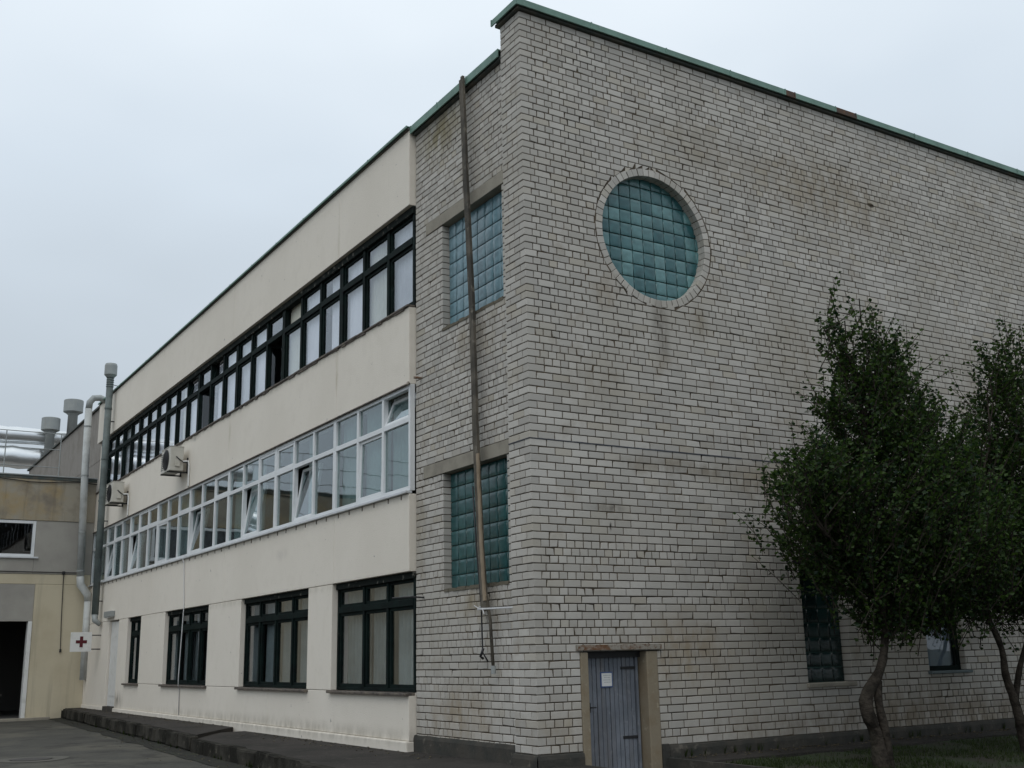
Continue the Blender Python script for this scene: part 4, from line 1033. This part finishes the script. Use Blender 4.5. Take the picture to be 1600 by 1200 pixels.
B1 = [(4.15, Y1, 2.75, 1.25, 1.45, .95, 10.5), (4.1, Y1, 3.9, .80, .8, .75, 3.1), (4.15, Y1, 4.7, .46, .45, .60, .95), (3.72, Y1, 4.95, .20, .25, .75, .34), (3.5, Y1, 5.4, .12, .15, .5, .10), (4.65, Y1, 4.9, .16, .2, .55, .2), (4.35, Y1, 5.1, .16, .2, .6, .22), (4.05, Y1, 5.5, .12, .15, .4, .08),
      (2.95, Y1-.1, 3.15, .62, .6, .42, 1.5), (2.45, Y1-.1, 3.1, .42, .35, .20, .42), (2.75, Y1-.1, 3.45, .3, .3, .25, .2), (5.0, Y1, 3.55, .75, .8, .65, 1.8), (5.5, Y1+.1, 3.95, .36, .5, .45, .3), (3.55, Y1, 2.2, .55, .7, .45, 1.6),
      (5.0, Y1, 2.2, .85, 1.1, .70, 3.8), (3.95, Y1, 1.62, .45, .45, .28, .8), (4.6, Y1, 1.65, .6, .5, .3, 1.0), (4.6, Y1, 4.25, .45, .5, .5, .6), (5.7, Y1, 2.8, .55, .9, .8, 1.6), (3.4, Y1, 4.25, .25, .3, .45, .2), (3.3, Y1, 5.0, .10, .12, .4, .05), (3.25, Y1, 2.6, .45, .5, .35, .7), (4.8, Y1, 4.7, .12, .15, .5, .08)]
tree('dark small leaved tree with a crooked burled trunk before the gable', (3.6, Y1, -.22), T1, F1, B1, 2350, 31, 34)
T2 = [[(6.50, Y1, -.6, .17), (6.44, Y1, -.1, .145), (6.36, Y1, .35, .12), (6.22, Y1, .75, .10), (6.20, Y1, 1.1, .08), (5.98, Y1, 1.6, .07), (5.95, Y1, 2.4, .06), (6.1, Y1, 3.5, .03)],
      [(6.36, Y1, .45, .10), (6.55, Y1, .85, .075), (6.85, Y1, 1.35, .065), (6.95, Y1, 2.2, .05), (7.0, Y1, 3.4, .03)],
      [(6.40, Y1-.03, .1, .10), (6.75, Y1-.1, .5, .08), (7.3, Y1-.1, 1.1, .06), (7.8, Y1, 2.4, .03)]]
F2 = [(5.95, Y1, 2.2, .035), (6.95, Y1, 2.1, .035), (7.6, Y1, 2.0, .03), (6.1, Y1, 3.2, .02)]
B2 = [(7.3, Y1, 3.0, 1.45, 1.5, 1.2, 10), (7.2, Y1, 4.3, .65, .7, .85, 2.2), (7.05, Y1, 5.1, .36, .4, .55, .6), (6.4, Y1, 2.5, .85, 1.1, .8, 4.2), (7.9, Y1, 4.2, .8, .7, .9, 2.5), (6.7, Y1, 1.9, .7, .8, .4, 2.0),
      (8.4, Y1, 2.6, 1.0, .9, 1.0, 2.5), (6.6, Y1, 3.6, .45, .5, .6, .7), (5.9, Y1, 1.75, .4, .35, .25, .4), (7.6, Y1, 1.9, .8, .7, .5, 1.8), (6.75, Y1, 4.7, .2, .25, .5, .2)]
t2 = tree('dark forked tree at the right edge of the picture', (6.45, Y1, -.22), T2, F2, B2, 2000, 77, 33)

# fallen leaves and crumbs along the wall foot
lt = MB(); rl_ = random.Random(12)
for k in range(900):
    if rl_.random() < .5:
        y = rl_.uniform(2, 25); x = SX-.06-abs(rl_.gauss(0, .25)); z = (-.10 if y > 10.9 else -.148)+.006
        if y < 10.9 and y > 9: continue
    elif rl_.random() < .6: x = rl_.uniform(2.1, 9); y = -.04-abs(rl_.gauss(0, .2)); z = -.15; y = max(y, -.58)
    else: y = rl_.uniform(-2, 22); x = kx(y)-.05-abs(rl_.gauss(0, .3)); z = RZ+.036
    a = rl_.uniform(0, 6.28); q = rl_.uniform(.012, .035); dx, dy = math.cos(a)*q, math.sin(a)*q
    lt.quad((x-dx, y-dy, z), (x+dy*.6, y-dx*.6, z+.008), (x+dx, y+dy, z+.002), (x-dy*.6, y+dx*.6, z+.010))
lt.build('leaf_litter', mat('dry_litter', (.12, .10, .06), .9, island=.5), kind='stuff', label='scattered dry leaves and crumbs along the wall foot and kerb', category='litter')
# weeds in the crack between wall and pavement
wdm = MB()
for k in range(60):
    if rl_.random() < .5: cx, cy, cz = rl_.uniform(2.1, 9.5), -.03, -.155
    else: cy = rl_.uniform(2.4, 20); cx = kx(cy)-.02; cz = RZ+.01
    for q in range(rl_.randint(6, 16)):
        a = rl_.uniform(0, 6.28); h = rl_.uniform(.04, .13); sp = rl_.uniform(.01, .06); n = len(wdm.v); dx, dy = math.cos(a), math.sin(a)
        wdm.v += [(cx-dy*.006, cy-abs(dx)*.006, cz), (cx+dy*.006, cy-abs(dx)*.006-.004, cz), (cx+dx*sp, cy-abs(dy)*sp-.004, cz+h)]; wdm.f.append((n, n+1, n+2))
wdm.build('weeds', GR, kind='stuff', label='small weeds sprouting from cracks at the wall foot and kerb', category='weeds')

# extra unseen tree, added just beyond the right edge to shade the wall
t3 = t2.copy(); col.objects.link(t3); t3.location = t2.location+Vector((4.3, -.3, 0)); t3['label'] = 'unseen leafy tree added beyond the right edge to shade the gable'
t3.matrix_world = Matrix.Translation(t3.location)
for c in t2.children:
    o = c.copy(); col.objects.link(o); o.parent = t3; o.matrix_parent_inverse = c.matrix_parent_inverse.copy()
bpy.context.view_layer.update()
